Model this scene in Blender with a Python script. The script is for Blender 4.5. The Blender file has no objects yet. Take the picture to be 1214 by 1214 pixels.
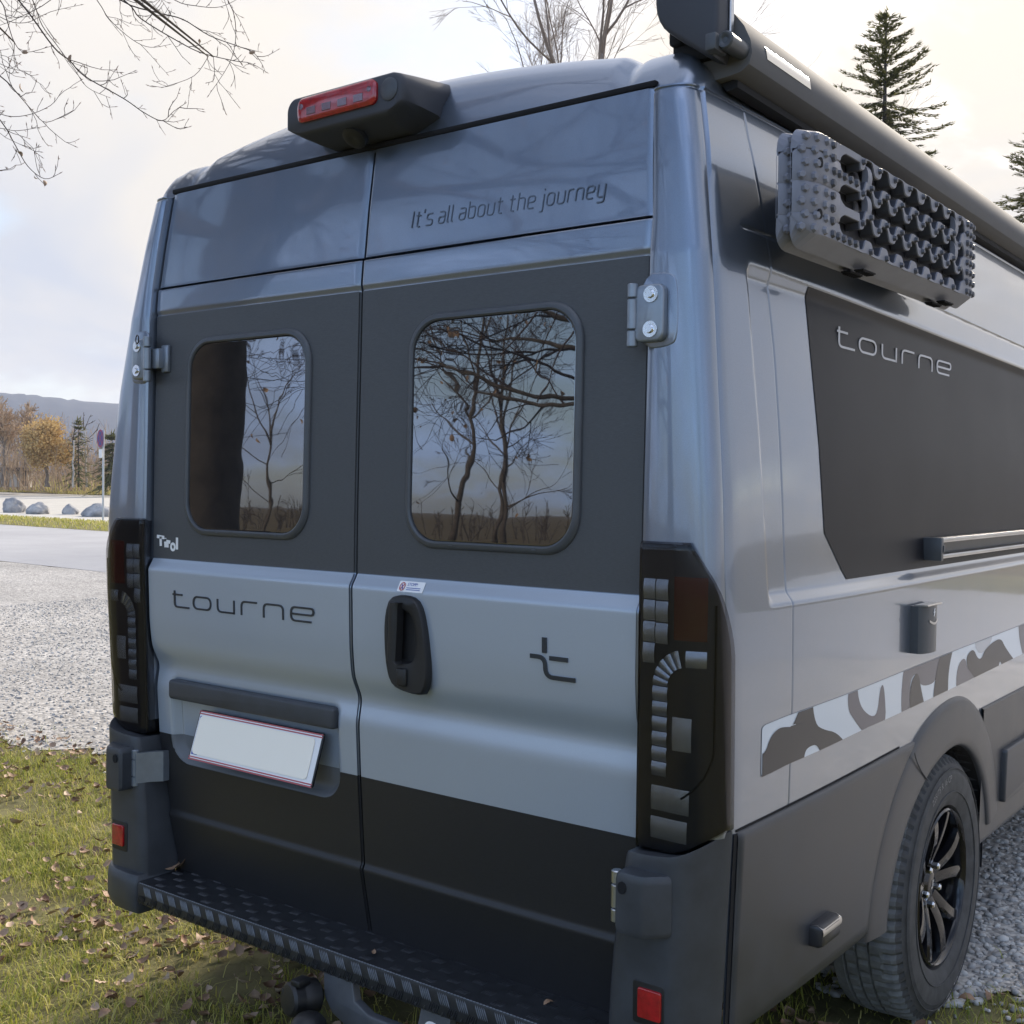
import bpy, bmesh, math, random
import numpy as np
from mathutils import Vector, Matrix, noise as mnoise
R = math.radians
sc = bpy.context.scene
COL = sc.collection
rng = np.random.default_rng(7)
random.seed(7)

# ------------------------------------------------------------------ camera
CAM = np.array([1.9849, -2.0087, 1.4951]); YAW, PITCH, ROLL = R(37.0618), R(-1.3455), R(0.7065)
cd = bpy.data.cameras.new('camera'); cam = bpy.data.objects.new('camera', cd); COL.objects.link(cam)
cd.sensor_width = 36.0; cd.lens = 36.0*1384.5565/1214.0; cd.clip_start = 0.05; cd.clip_end = 8000
F_ = Vector((-math.sin(YAW)*math.cos(PITCH), math.cos(YAW)*math.cos(PITCH), math.sin(PITCH)))
R_ = Vector((math.cos(YAW), math.sin(YAW), 0)); U_ = R_.cross(F_)
R2 = R_*math.cos(ROLL)+U_*math.sin(ROLL); U2 = U_*math.cos(ROLL)-R_*math.sin(ROLL)
m = Matrix((R2, U2, -F_)).transposed().to_4x4(); m.translation = Vector(CAM)
cam.matrix_world = m
sc.camera = cam

def ray(px, py):                       # direction seen at a photograph pixel: used to measure trees and far things
    return np.array(F_ + R2*((px-607)/1384.5565) + U2*((607-py)/1384.5565))

# ------------------------------------------------------------------ world: overcast evening sky
SUN_DIR = Vector((-0.10, 0.86, 0.47)).normalized()
w = bpy.data.worlds.new('World'); sc.world = w; w.use_nodes = True
nt = w.node_tree; nt.nodes.clear()
def N(nt, t, **kw):
    n = nt.nodes.new(t)
    for k, v in kw.items():
        if k in n.inputs: n.inputs[k].default_value = v
        else: setattr(n, k, v)
    return n
def L(nt, a, b): nt.links.new(a, b)
def math_(nt, op, a, b=None, c=None, clamp=False):
    n = nt.nodes.new('ShaderNodeMath'); n.operation = op; n.use_clamp = clamp
    for i, v in enumerate((a, b, c)):
        if v is None: continue
        if isinstance(v, (int, float)): n.inputs[i].default_value = v
        else: nt.links.new(v, n.inputs[i])
    return n.outputs[0]
def mix_(nt, f, a, b):
    n = nt.nodes.new('ShaderNodeMix'); n.data_type = 'RGBA'
    for s, v in ((n.inputs[0], f), (n.inputs[6], a), (n.inputs[7], b)):
        if isinstance(v, (int, float)): s.default_value = v
        elif isinstance(v, (tuple, list)): s.default_value = (*v[:3], 1)
        else: nt.links.new(v, s)
    return n.outputs[2]
def ramp_(nt, f, pts):
    n = nt.nodes.new('ShaderNodeValToRGB'); e = n.color_ramp.elements
    while len(e) < len(pts): e.new(0.5)
    for el, (p, c) in zip(e, pts):
        el.position = p; el.color = (*c, 1) if len(c) == 3 else c
    nt.links.new(f, n.inputs[0]); return n.outputs[0]
SUN_EL = math.asin(SUN_DIR.z); SUN_AZ = math.atan2(SUN_DIR.x, SUN_DIR.y)
sky = N(nt, 'ShaderNodeTexSky', sky_type='NISHITA', sun_disc=False, sun_elevation=SUN_EL, sun_rotation=SUN_AZ, altitude=500)
sky.air_density = 1.0; sky.dust_density = 1.5
tc = N(nt, 'ShaderNodeTexCoord'); sep = N(nt, 'ShaderNodeSeparateXYZ'); L(nt, tc.outputs['Generated'], sep.inputs[0])
zc = math_(nt, 'MAXIMUM', sep.outputs[2], 0.0)
den = math_(nt, 'ADD', zc, 0.22)
cx = math_(nt, 'DIVIDE', sep.outputs[0], den); cy = math_(nt, 'DIVIDE', sep.outputs[1], den)
comb = N(nt, 'ShaderNodeCombineXYZ'); L(nt, cx, comb.inputs[0]); L(nt, cy, comb.inputs[1])
n1 = N(nt, 'ShaderNodeTexNoise', Scale=1.15, Detail=7.0, Roughness=0.55, Distortion=0.35); L(nt, comb.outputs[0], n1.inputs['Vector'])
n2 = N(nt, 'ShaderNodeTexNoise', Scale=0.95, Detail=5.0, Roughness=0.5, Distortion=0.6)
mp = N(nt, 'ShaderNodeMapping'); mp.inputs['Location'].default_value = (3.1, 1.7, 0.4); L(nt, comb.outputs[0], mp.inputs[0]); L(nt, mp.outputs[0], n2.inputs['Vector'])
dotn = nt.nodes.new('ShaderNodeVectorMath'); dotn.operation = 'DOT_PRODUCT'; L(nt, tc.outputs['Generated'], dotn.inputs[0]); dotn.inputs[1].default_value = SUN_DIR
glow = math_(nt, 'MULTIPLY_ADD', dotn.outputs['Value'], 0.5, 0.5)
# the cloud sheet is closed towards the low sun and near the horizon and opens away from it
cov = math_(nt, 'ADD', math_(nt, 'MULTIPLY', n1.outputs[0], 1.0), math_(nt, 'MULTIPLY', glow, 0.25))
cov = math_(nt, 'ADD', cov, math_(nt, 'MULTIPLY', math_(nt, 'SUBTRACT', 1.0, zc), 0.10))
cover = N(nt, 'ShaderNodeMapRange', interpolation_type='SMOOTHSTEP'); L(nt, cov, cover.inputs[0])
cover.inputs[1].default_value = 0.56; cover.inputs[2].default_value = 0.80; cover.inputs[3].default_value = 0.12; cover.inputs[4].default_value = 1.0
warm = ramp_(nt, glow, [(0.0, (0.54, 0.88, 1.46)), (0.25, (0.53, 0.74, 1.18)), (0.5, (0.375, 0.41, 0.52)), (0.70, (0.335, 0.335, 0.35)), (0.88, (0.375, 0.353, 0.328)), (1.0, (0.405, 0.372, 0.33))])
cold = mix_(nt, 0.72, warm, (0.235, 0.265, 0.335))
tex = N(nt, 'ShaderNodeMapRange'); L(nt, n2.outputs[0], tex.inputs[0]); tex.inputs[1].default_value = 0.41; tex.inputs[2].default_value = 0.59
ccol = mix_(nt, tex.outputs[0], cold, warm)
b1 = N(nt, 'ShaderNodeBackground', Strength=0.085); L(nt, sky.outputs[0], b1.inputs[0])
b2 = N(nt, 'ShaderNodeBackground'); L(nt, ccol, b2.inputs[0]); L(nt, math_(nt, 'MULTIPLY_ADD', math_(nt, 'MULTIPLY', zc, zc), 1.1, 0.97), b2.inputs[1])
ms = N(nt, 'ShaderNodeMixShader'); L(nt, cover.outputs[0], ms.inputs[0]); L(nt, b1.outputs[0], ms.inputs[1]); L(nt, b2.outputs[0], ms.inputs[2])
wo = N(nt, 'ShaderNodeOutputWorld'); L(nt, ms.outputs[0], wo.inputs[0])

sl = bpy.data.lights.new('sun', 'SUN'); sl.energy = 3.0; sl.angle = R(12); sl.color = (1.0, 0.89, 0.74)
so = bpy.data.objects.new('sun', sl); COL.objects.link(so); so.location = (20, 20, 30)
so.rotation_euler = (-SUN_DIR).to_track_quat('-Z', 'Y').to_euler()

vs = sc.view_settings; vs.view_transform = 'Standard'; vs.look = 'None'; vs.gamma = 1.0; vs.use_curve_mapping = False
vs.exposure = 1.27
sc.cycles.use_denoising = True; sc.cycles.max_bounces = 8; sc.cycles.volume_bounces = 1; sc.cycles.sample_clamp_indirect = 6.0

# ------------------------------------------------------------------ material helpers
def mat(name):
    mt = bpy.data.materials.new(name); mt.use_nodes = True
    return mt, mt.node_tree, mt.node_tree.nodes['Principled BSDF']
def simple(name, col, rough=0.5, metal=0.0, coat=0.0, var=0.0, scale=40.0, bump=0.0, bscale=300.0, ior=1.5, stretch=None, coatr=0.05, rvar=0.0):
    mt, t, p = mat(name)
    p.inputs['Base Color'].default_value = (*col, 1); p.inputs['Roughness'].default_value = rough
    p.inputs['Metallic'].default_value = metal; p.inputs['Coat Weight'].default_value = coat; p.inputs['Coat Roughness'].default_value = coatr
    p.inputs['IOR'].default_value = ior
    co = N(t, 'ShaderNodeTexCoord'); src = co.outputs['Object']
    if stretch:
        mpn = N(t, 'ShaderNodeMapping'); mpn.inputs['Scale'].default_value = stretch; L(t, src, mpn.inputs[0]); src = mpn.outputs[0]
    if var or rvar:
        n = N(t, 'ShaderNodeTexNoise', Scale=scale, Detail=6.0, Roughness=0.6); L(t, src, n.inputs['Vector'])
        if var:
            lo = tuple(c*(1-var) for c in col); hi = tuple(min(1, c*(1+var)) for c in col)
            L(t, ramp_(t, n.outputs[0], [(0.3, lo), (0.7, hi)]), p.inputs['Base Color'])
        if rvar:
            L(t, math_(t, 'MULTIPLY_ADD', n.outputs[0], 2*rvar, rough-rvar), p.inputs['Roughness'])
    if bump:
        n = N(t, 'ShaderNodeTexNoise', Scale=bscale, Detail=3.0); L(t, src, n.inputs['Vector'])
        b = N(t, 'ShaderNodeBump', Strength=bump, Distance=0.002); L(t, n.outputs[0], b.inputs['Height']); L(t, b.outputs[0], p.inputs['Normal'])
    return mt

# car paint: metallic grey under a slightly wavy clear coat, with a thin film of road dust
def paint_mat(name, col, rough=0.30):
    mt, t, p = mat(name)
    p.inputs['Metallic'].default_value = 0.72; p.inputs['Roughness'].default_value = rough
    p.inputs['Coat Weight'].default_value = 1.0; p.inputs['Coat Roughness'].default_value = 0.035; p.inputs['Coat IOR'].default_value = 1.6
    co = N(t, 'ShaderNodeTexCoord')
    fl = N(t, 'ShaderNodeTexNoise', Scale=1500.0, Detail=2.0); L(t, co.outputs['Object'], fl.inputs['Vector'])
    du = N(t, 'ShaderNodeTexNoise', Scale=5.0, Detail=8.0, Roughness=0.65); L(t, co.outputs['Object'], du.inputs['Vector'])
    c1 = ramp_(t, fl.outputs[0], [(0.3, tuple(c*0.86 for c in col)), (0.7, tuple(c*1.14 for c in col))])
    dm = N(t, 'ShaderNodeMapRange'); L(t, du.outputs[0], dm.inputs[0]); dm.inputs[1].default_value = 0.42; dm.inputs[2].default_value = 0.75; dm.inputs[4].default_value = 0.16
    L(t, mix_(t, dm.outputs[0], c1, (0.30, 0.28, 0.26)), p.inputs['Base Color'])
    ms_ = N(t, 'ShaderNodeMapping'); ms_.inputs['Scale'].default_value = (1, 1, .035); L(t, co.outputs['Object'], ms_.inputs[0])
    sk_ = N(t, 'ShaderNodeTexNoise', Scale=38.0, Detail=5.0, Roughness=0.6); L(t, ms_.outputs[0], sk_.inputs['Vector'])   # dried water runs in the road film
    sr = N(t, 'ShaderNodeMapRange'); L(t, sk_.outputs[0], sr.inputs[0]); sr.inputs[1].default_value = .50; sr.inputs[2].default_value = .72; sr.inputs[4].default_value = .09
    L(t, math_(t, 'ADD', math_(t, 'MULTIPLY_ADD', du.outputs[0], 0.06, 0.012), sr.outputs[0]), p.inputs['Coat Roughness'])
    wv = N(t, 'ShaderNodeTexNoise', Scale=3.2, Detail=1.5); L(t, co.outputs['Object'], wv.inputs['Vector'])
    b = N(t, 'ShaderNodeBump', Strength=0.22, Distance=0.006); L(t, wv.outputs[0], b.inputs['Height'])
    L(t, b.outputs[0], p.inputs['Coat Normal']); L(t, b.outputs[0], p.inputs['Normal'])
    return mt
def brushed_mat(name, col, scale, spec=.5):     # matt foil with a fine woven grain
    mt, t, p = mat(name)
    p.inputs['Roughness'].default_value = 0.42; p.inputs['Specular IOR Level'].default_value = spec
    co = N(t, 'ShaderNodeTexCoord'); mpn = N(t, 'ShaderNodeMapping'); mpn.inputs['Scale'].default_value = scale; L(t, co.outputs['Object'], mpn.inputs[0])
    n = N(t, 'ShaderNodeTexNoise', Scale=90.0, Detail=3.0, Roughness=0.7); L(t, mpn.outputs[0], n.inputs['Vector'])
    L(t, ramp_(t, n.outputs[0], [(0.3, tuple(c*0.82 for c in col)), (0.7, tuple(c*1.2 for c in col))]), p.inputs['Base Color'])
    b = N(t, 'ShaderNodeBump', Strength=0.18, Distance=0.001); L(t, n.outputs[0], b.inputs['Height']); L(t, b.outputs[0], p.inputs['Normal'])
    n2_ = N(t, 'ShaderNodeTexNoise', Scale=6.0, Detail=5.0); L(t, co.outputs['Object'], n2_.inputs['Vector'])
    L(t, math_(t, 'MULTIPLY_ADD', n2_.outputs[0], 0.06, 0.40), p.inputs['Roughness'])
    return mt
def pane_mat(name):
    mt, t, p = mat(name)
    p.inputs['Base Color'].default_value = (0.012, 0.012, 0.014, 1); p.inputs['Roughness'].default_value = 0.012; p.inputs['IOR'].default_value = 2.35
    co = N(t, 'ShaderNodeTexCoord')
    n = N(t, 'ShaderNodeTexNoise', Scale=5.0, Detail=1.0, Distortion=1.2); L(t, co.outputs['Object'], n.inputs['Vector'])
    b = N(t, 'ShaderNodeBump', Strength=0.075, Distance=0.004); L(t, n.outputs[0], b.inputs['Height']); L(t, b.outputs[0], p.inputs['Normal'])
    return mt
def smoked_mat(name):
    mt = bpy.data.materials.new(name); mt.use_nodes = True; t = mt.node_tree; t.nodes.clear()
    tr = N(t, 'ShaderNodeBsdfTransparent', Color=(0.60, 0.60, 0.62, 1)); gl = N(t, 'ShaderNodeBsdfGlossy', Roughness=0.06)
    fr = N(t, 'ShaderNodeFresnel', IOR=1.42); mx = N(t, 'ShaderNodeMixShader'); o = N(t, 'ShaderNodeOutputMaterial')
    co = N(t, 'ShaderNodeTexCoord'); n = N(t, 'ShaderNodeTexNoise', Scale=60.0, Detail=6.0, Roughness=0.7); L(t, co.outputs['Object'], n.inputs['Vector'])
    L(t, math_(t, 'MULTIPLY_ADD', n.outputs[0], 0.12, 0.02), gl.inputs['Roughness'])
    L(t, fr.outputs[0], mx.inputs[0]); L(t, tr.outputs[0], mx.inputs[1]); L(t, gl.outputs[0], mx.inputs[2]); L(t, mx.outputs[0], o.inputs[0])
    return mt
M = dict(
 paint=paint_mat('grey_metallic_paint', (0.18, 0.215, 0.275)),
 silverfoil=simple('silver_foil', (0.40, 0.45, 0.515), 0.34, metal=0.35, coat=0.45, var=0.06, scale=900, coatr=0.12, rvar=0.04),
 foil=brushed_mat('charcoal_foil', (0.060, 0.063, 0.068), (1, 1, 14)),
 sidefoil=brushed_mat('charcoal_side_foil', (0.012, 0.012, 0.016), (1, 14, 1), .18),
 lowfoil=brushed_mat('black_foil', (0.016, 0.016, 0.018), (1, 1, 6)),
 plastic=simple('dark_grey_plastic', (0.042, 0.046, 0.053), 0.42, var=0.2, scale=14, bump=0.12, bscale=900, rvar=0.08),
 cladding=simple('grey_cladding_plastic', (0.036, 0.039, 0.046), 0.40, var=0.22, scale=9, bump=0.10, bscale=900, rvar=0.08),
 black=simple('black_plastic', (0.012, 0.012, 0.013), 0.45, bump=0.1, bscale=700),
 void=simple('dark_gap', (0.004, 0.004, 0.006), 0.9),
 frame=simple('window_frame_plastic', (0.065, 0.070, 0.078), 0.38, var=0.08, scale=30),
 pane=pane_mat('dark_acrylic'),
 smoked=smoked_mat('smoked_lens'),
 lamphouse=simple('lamp_housing', (0.022, 0.023, 0.028), 0.35),
 darkred=simple('dark_red_lens', (0.10, 0.006, 0.010), 0.15, coat=1),
 silver=simple('silver_reflector', (0.55, 0.58, 0.62), 0.24, metal=0.85, bump=0.3, bscale=480, var=0.14, scale=60),
 red=simple('red_lens', (0.36, 0.008, 0.012), 0.15, coat=1.0, bump=0.3, bscale=120, var=0.3, scale=70),
 hingepaint=simple('hinge_metal', (0.22, 0.25, 0.29), 0.34, metal=0.5, coat=0.6, var=0.08),
 chrome=simple('chrome', (0.75, 0.77, 0.80), 0.12, metal=1),
 zinc=simple('zinc', (0.5, 0.52, 0.55), 0.32, metal=1, var=0.1),
 tread=simple('tread_plate', (0.022, 0.024, 0.028), 0.38, metal=0.2, var=0.3, scale=30, bump=0.1, bscale=400),
 recess=simple('plain_recess_paint', (0.13, 0.138, 0.15), 0.5),
 towsteel=simple('tow_bar_coating', (0.085, 0.09, 0.10), 0.45, var=0.15, scale=30, bump=0.1, bscale=500),
 treadbar=simple('tread_bar', (0.050, 0.053, 0.060), 0.32, metal=0.4, var=0.3, scale=60),
 worn=simple('worn_tread_bar', (0.17, 0.19, 0.22), 0.42, metal=0.5, var=0.25, scale=60),
 tyre=simple('tyre_rubber', (0.050, 0.051, 0.053), 0.78, var=0.35, scale=22, bump=0.25, bscale=250),
 tyretread=simple('dusty_tread', (0.135, 0.140, 0.142), 0.85, var=0.3, scale=35, bump=0.3, bscale=200),
 rim=simple('gloss_black_rim', (0.006, 0.006, 0.008), 0.05, ior=1.5),
 letter=simple('dark_letter', (0.020, 0.028, 0.040), 0.3, coat=0.4),
 lightletter=simple('silver_letter', (0.52, 0.52, 0.55), 0.4),
 slogan=simple('grey_slogan_print', (0.085, 0.108, 0.15), 0.3),
 white=simple('white_print', (0.84, 0.83, 0.82), 0.45),
 cream=simple('cream_plate', (0.96, 0.89, 0.76), 0.5),
 plateblue=simple('plate_blue', (0.03, 0.07, 0.36), 0.4),
 platered=simple('plate_red', (0.45, 0.09, 0.10), 0.4),
 awning=simple('awning_aluminium', (0.135, 0.132, 0.132), 0.85, ior=1.25, metal=0.0, var=0.05, scale=8, rvar=0.05),
 matt=simple('matt_black', (0.010, 0.010, 0.012), 0.8),
 awncap=simple('awning_cap_plastic', (0.040, 0.042, 0.052), 0.55, bump=0.1, bscale=800),
 alu=simple('brushed_aluminium', (0.52, 0.51, 0.50), 0.3, metal=1.0, stretch=(1, 0.05, 1), var=0.12, scale=200),
 mirror=simple('polished_badge', (0.55, 0.54, 0.52), 0.12, metal=1.0),
 board=simple('grey_board_plastic', (0.19, 0.195, 0.23), 0.5, var=0.08, scale=14, bump=0.06, bscale=500),
 boardback=simple('slot_shade_plastic', (0.020, 0.020, 0.026), 0.6),  # black tone standing in for the shade inside the board slots
 stud=simple('shaded_board_plastic', (0.070, 0.073, 0.09), 0.5),  # board plastic darkened for the shade on slot walls and inner studs
 camobase=simple('camo_pale_print', (0.56, 0.63, 0.71), 0.3, coat=0.5),
 camodark=simple('camo_dark_print', (0.017, 0.016, 0.021), 0.4, coat=0.15),
 camomid=simple('camo_grey_print', (0.085, 0.080, 0.105), 0.35, coat=0.2),
 camolite=simple('camo_light_grey_print', (0.35, 0.38, 0.43), 0.3, coat=0.5),
)

# ------------------------------------------------------------------ mesh helpers
def tag(o, label=None, cat=None, group=None, kind=None):
    if label: o['label'] = label
    if cat: o['category'] = cat
    if group: o['group'] = group
    if kind: o['kind'] = kind
    return o
def empty(name, loc=(0, 0, 0), **kw):
    o = bpy.data.objects.new(name, None); COL.objects.link(o); o.location = loc; o.empty_display_size = 0.2
    return tag(o, **kw)
class MB:
    def __init__(s): s.v = []; s.f = []; s.m = []
    def add(s, vs, fs, mi=0):
        b = len(s.v); s.v.extend(tuple(map(float, v)) for v in vs)
        for f in fs: s.f.append(tuple(i+b for i in f)); s.m.append(mi)
    def grid(s, fn, us, vs, mi=0, closed=False, flip=False):
        nu, nv = len(us), len(vs)
        P = [fn(u, v) for u in us for v in vs]; F = []
        for i in range(nu if closed else nu-1):
            for j in range(nv-1):
                a, b = i*nv+j, ((i+1) % nu)*nv+j
                q = (a, b, b+1, a+1); F.append(q[::-1] if flip else q)
        s.add(P, F, mi)
    def loft(s, rings, mi=0, cap0=True, cap1=True, closed=True):
        n = len(rings[0]); P = [p for r in rings for p in r]; F = []
        for k in range(len(rings)-1):
            for i in range(n if closed else n-1):
                a = k*n+i; b = k*n+(i+1) % n; F.append((a, b, b+n, a+n))
        if cap0: F.append(tuple(range(n))[::-1])
        if cap1: F.append(tuple((len(rings)-1)*n+i for i in range(n)))
        s.add(P, F, mi)
    def tube(s, pts, rad, n=8, mi=0, cap=True):
        pts = [Vector(p) for p in pts]; rr = rad if isinstance(rad, (list, tuple, np.ndarray)) else [rad]*len(pts)
        rings = []; ref = None
        for i, p in enumerate(pts):
            d = (pts[min(i+1, len(pts)-1)]-pts[max(i-1, 0)])
            if d.length < 1e-9: d = Vector((0, 0, 1))
            d.normalize()
            if ref is None: ref = d.orthogonal().normalized()
            ref = (ref-d*ref.dot(d))
            ref = ref.normalized() if ref.length > 1e-6 else d.orthogonal().normalized()
            q = d.cross(ref)
            rings.append([p+(ref*math.cos(2*math.pi*k/n)+q*math.sin(2*math.pi*k/n))*rr[i] for k in range(n)])
        s.loft(rings, mi, cap, cap)
    def rbox(s, c, size, bev=0.004, seg=2, mi=0, mtx=None):
        bm = bmesh.new(); bmesh.ops.create_cube(bm, size=1.0)
        bmesh.ops.scale(bm, vec=size, verts=bm.verts)
        if bev > 0: bmesh.ops.bevel(bm, geom=bm.edges[:], offset=bev, segments=seg, profile=0.5, affect='EDGES')
        if mtx is not None: bmesh.ops.transform(bm, matrix=mtx, verts=bm.verts)
        bmesh.ops.translate(bm, vec=Vector(c), verts=bm.verts)
        s.bm(bm, mi)
    def bm(s, bm, mi=0):
        bm.verts.index_update()
        s.add([v.co for v in bm.verts], [[v.index for v in f.verts] for f in bm.faces], mi); bm.free()
    def prism(s, outline, fn, depth, bev=0.0, mi=0):
        """outline: 2-D points; fn(a,b,h) maps to space at height h; raised by depth with a chamfer."""
        o = np.array(outline, float); c = o.mean(0)
        def inset(d):
            n = len(o); out = []
            for i in range(n):
                a, b, e = o[i-1], o[i], o[(i+1) % n]
                t1 = (b-a)/(np.linalg.norm(b-a)+1e-12); t2 = (e-b)/(np.linalg.norm(e-b)+1e-12)
                n1 = np.array([-t1[1], t1[0]]); n2 = np.array([-t2[1], t2[0]]); k = n1+n2; k = k/max(np.dot(k, n1), 0.3)
                out.append(b+k*d*SG)
            return out
        area = 0.5*np.sum(o[:, 0]*np.roll(o[:, 1], -1)-np.roll(o[:, 0], -1)*o[:, 1]); SG = 1 if area > 0 else -1
        rings = [[fn(p[0], p[1], 0) for p in o]]
        if bev > 0:
            for k in range(4):
                a = k/3*math.pi/2
                rings.append([fn(p[0], p[1], depth-bev+bev*math.sin(a)) for p in inset(bev*(1-math.cos(a)))])
        else: rings.append([fn(p[0], p[1], depth) for p in o])
        s.loft(rings, mi, False, True)
    def build(s, name, mats, parent=None, angle=35, smooth=True, **kw):
        me = bpy.data.meshes.new(name); me.from_pydata(s.v, [], s.f)
        for mm in (mats if isinstance(mats, (list, tuple)) else [mats]): me.materials.append(mm)
        if any(s.m): me.polygons.foreach_set('material_index', s.m)
        if smooth:
            me.polygons.foreach_set('use_smooth', [True]*len(me.polygons))
            if angle: me.set_sharp_from_angle(angle=R(angle))
        me.update()
        o = bpy.data.objects.new(name, me); COL.objects.link(o)
        if parent is not None: o.parent = parent
        return tag(o, **kw)
def recalc(o):
    bm = bmesh.new(); bm.from_mesh(o.data); bmesh.ops.recalc_face_normals(bm, faces=bm.faces); bm.to_mesh(o.data); bm.free(); return o
def rrect(x0, x1, z0, z1, r, n=6):
    out = []
    for cx_, cz_, a0 in ((x1-r, z0+r, -90), (x1-r, z1-r, 0), (x0+r, z1-r, 90), (x0+r, z0+r, 180)):
        for k in range(n+1):
            a = R(a0+90*k/n); out.append((cx_+r*math.cos(a), cz_+r*math.sin(a)))
    return out
def fillet(pts, r, n=5):
    out = [np.array(pts[0], float)]
    for i in range(1, len(pts)-1):
        a, b, c = (np.array(p, float) for p in pts[i-1:i+2])
        d1 = a-b; d2 = c-b; l1 = np.linalg.norm(d1); l2 = np.linalg.norm(d2); rr = min(r, l1*0.49, l2*0.49)
        p, q = b+d1/l1*rr, b+d2/l2*rr
        for k in range(n+1):
            t = k/n; out.append((1-t)**2*p+2*t*(1-t)*b+t*t*q)
    out.append(np.array(pts[-1], float)); return out
def stroke(mb, pts, wd_, fn, th, mi=0, closed=False):
    """thick flat ribbon along a 2-D path, mapped by fn(a,b,h)."""
    P = [np.array(p, float) for p in pts]; n = len(P); Lf = []; Rt = []
    for i in range(n):
        a = P[i-1] if (i > 0 or closed) else None; b = P[i]; c = P[(i+1) % n] if (i < n-1 or closed) else None
        ts = []
        if a is not None and np.linalg.norm(b-a) > 1e-9: ts.append((b-a)/np.linalg.norm(b-a))
        if c is not None and np.linalg.norm(c-b) > 1e-9: ts.append((c-b)/np.linalg.norm(c-b))
        ns = [np.array([-t[1], t[0]]) for t in ts]; k = sum(ns); k = k/max(np.dot(k, ns[0]), 0.35)
        Lf.append(b+k*wd_/2); Rt.append(b-k*wd_/2)
    rings = [[fn(l[0], l[1], 0), fn(l[0], l[1], th), fn(r[0], r[1], th), fn(r[0], r[1], 0)] for l, r in zip(Lf, Rt)]
    if closed: rings.append(rings[0])
    mb.loft(rings, mi, not closed, not closed)
def chaikin(pts, it=2):
    P = [np.array(p, float) for p in pts]
    for _ in range(it):
        Q = []
        for i in range(len(P)):
            a, b = P[i], P[(i+1) % len(P)]; Q += [a*.75+b*.25, a*.25+b*.75]
        P = Q
    return P
def sstep(a, b, t):
    t = np.clip((np.asarray(t, float)-a)/(b-a), 0, 1); return t*t*(3-2*t)
def uniq(*ls):
    a = sorted(float(x) for l in ls for x in np.atleast_1d(l)); out = [a[0]]
    for x in a:
        if x-out[-1] > 1e-4: out.append(x)
    return out
# ------------------------------------------------------------------ the camper van: measured surfaces (metres; rear face y~0, ground z=0)
YZ = [.30,.39,.556,.566,.60,.78,.915,.975,1.03,1.10,1.245,1.250,1.272,1.278,1.40,1.60,1.958,1.966,2.026,2.034,2.15,2.31,2.42]
YV = [.075,.064,.030,.037,.034,.020,.012,.022,-.004,-.012,-.016,-.015,-.001,.001,.001,.004,.011,.007,.012,.018,.030,.052,.075]
def yd(z):                                  # rear door skin, with the folds softened
    d = .004 if 1.2 < z < 1.3 or z < .62 else (.012 if z < 1.1 else .004)
    return float(np.mean([np.interp(z+k*d, YZ, YV) for k in (-1, -.5, 0, .5, 1)]))
def yb(z): return float(np.interp(z, [.3,.8,1.3,1.95,2.15,2.31,2.42], [.03,.010,-.002,.009,.029,.052,.075]))
def wd(z): return float(np.interp(z, [.3,.39,.56,.78,1.27,2.03,2.31], [.748,.75,.758,.79,.797,.799,.777]))
XA = {1: ([.3,.85,1.10,1.313,1.478,1.949,2.164,2.333,2.374], [.955,.975,.972,.965,.957,.922,.892,.858,.845]),
      -1: ([.3,.745,.946,1.17,1.39,1.52,1.74,1.92,2.12,2.33,2.374], [.95,.978,.985,.998,1.005,.992,.962,.918,.882,.845,.832])}
def xa(z, s): return float(np.interp(z, *XA[s]))
def xw(z): return float(np.interp(z, [.3,.6,.85,1.05,1.25,1.31,1.60,1.90,2.10,2.20,2.29,2.36], [.982,.988,.993,1.0,1.0,.992,.980,.956,.932,.916,.893,.86]))
def yseam(z): return float(np.interp(z, [.8,1.28,1.775,2.03,2.215,2.35], [.286,.288,.279,.252,.227,.237]))
def xs(z, Y, s=1):                          # side wall
    a = xa(z, s); t = min(max((Y-.03)/.75, 0), 1); e = 1-(1-t)**2.2
    r0 = .150+(1.95-z)*.05; zz = z+.014*Y
    rec = .014*float(sstep(r0, r0+.025, Y)*sstep(1.252, 1.282, z)*(1-sstep(1.918, 1.958, zz)))
    rec += .0035*math.exp(-((zz-2.024)/.0035)**2)*float(sstep(.145, .16, Y)) + .002*math.exp(-((Y-yseam(z))/.003)**2)
    return a+.004+(max(xw(z), a+.01)-a-.004)*e-rec
def D(x, z, h=0): return (x, yd(z)-h, z)    # on the rear doors
def S(Y, z, h=0): return (xs(z, Y)+h, Y, z) # on the right-hand side

van = empty('camper_van', (0, 0, 0), label='grey camper van seen from its rear corner with black foil panels and camouflage stripe', cat='camper van')

# ---- body shell: both rear corner pillars and side walls in one mesh
WY, WZ, WR = 1.354, .372, .372
def plan(z, s):
    """points of the pillar from the door gap round to the crease where the side wall starts"""
    w_ = wd(z)+.005; a = xa(z, s); y = yb(z)
    pts = [(w_-.004, y+.06), (w_, y-.008), (w_+.002, y-.016), (w_+.008, y-.020)]
    x1 = a-.052
    for k in (.33, .66, 1.0): pts.append((w_+.008+(x1-w_-.008)*k, y-.020-.003*math.sin(k*2.6)))
    for k in range(1, 10):
        t = k/9*math.pi/2; pts.append((x1+.052*math.sin(t)**.9, y+.02-.041*math.cos(t)**.9 if k < 9 else y+.02))
    pts += [(a+.000, y+.022), (a-.0015, y+.0245), (a+.001, y+.027)]
    return pts
SY = uniq([.055,.08,.11,.13], np.arange(.140,.222,.0062), np.arange(.241,.2595,.0018), np.arange(.28,2.5,.055), np.arange(2.5,4.5,.35))
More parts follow.
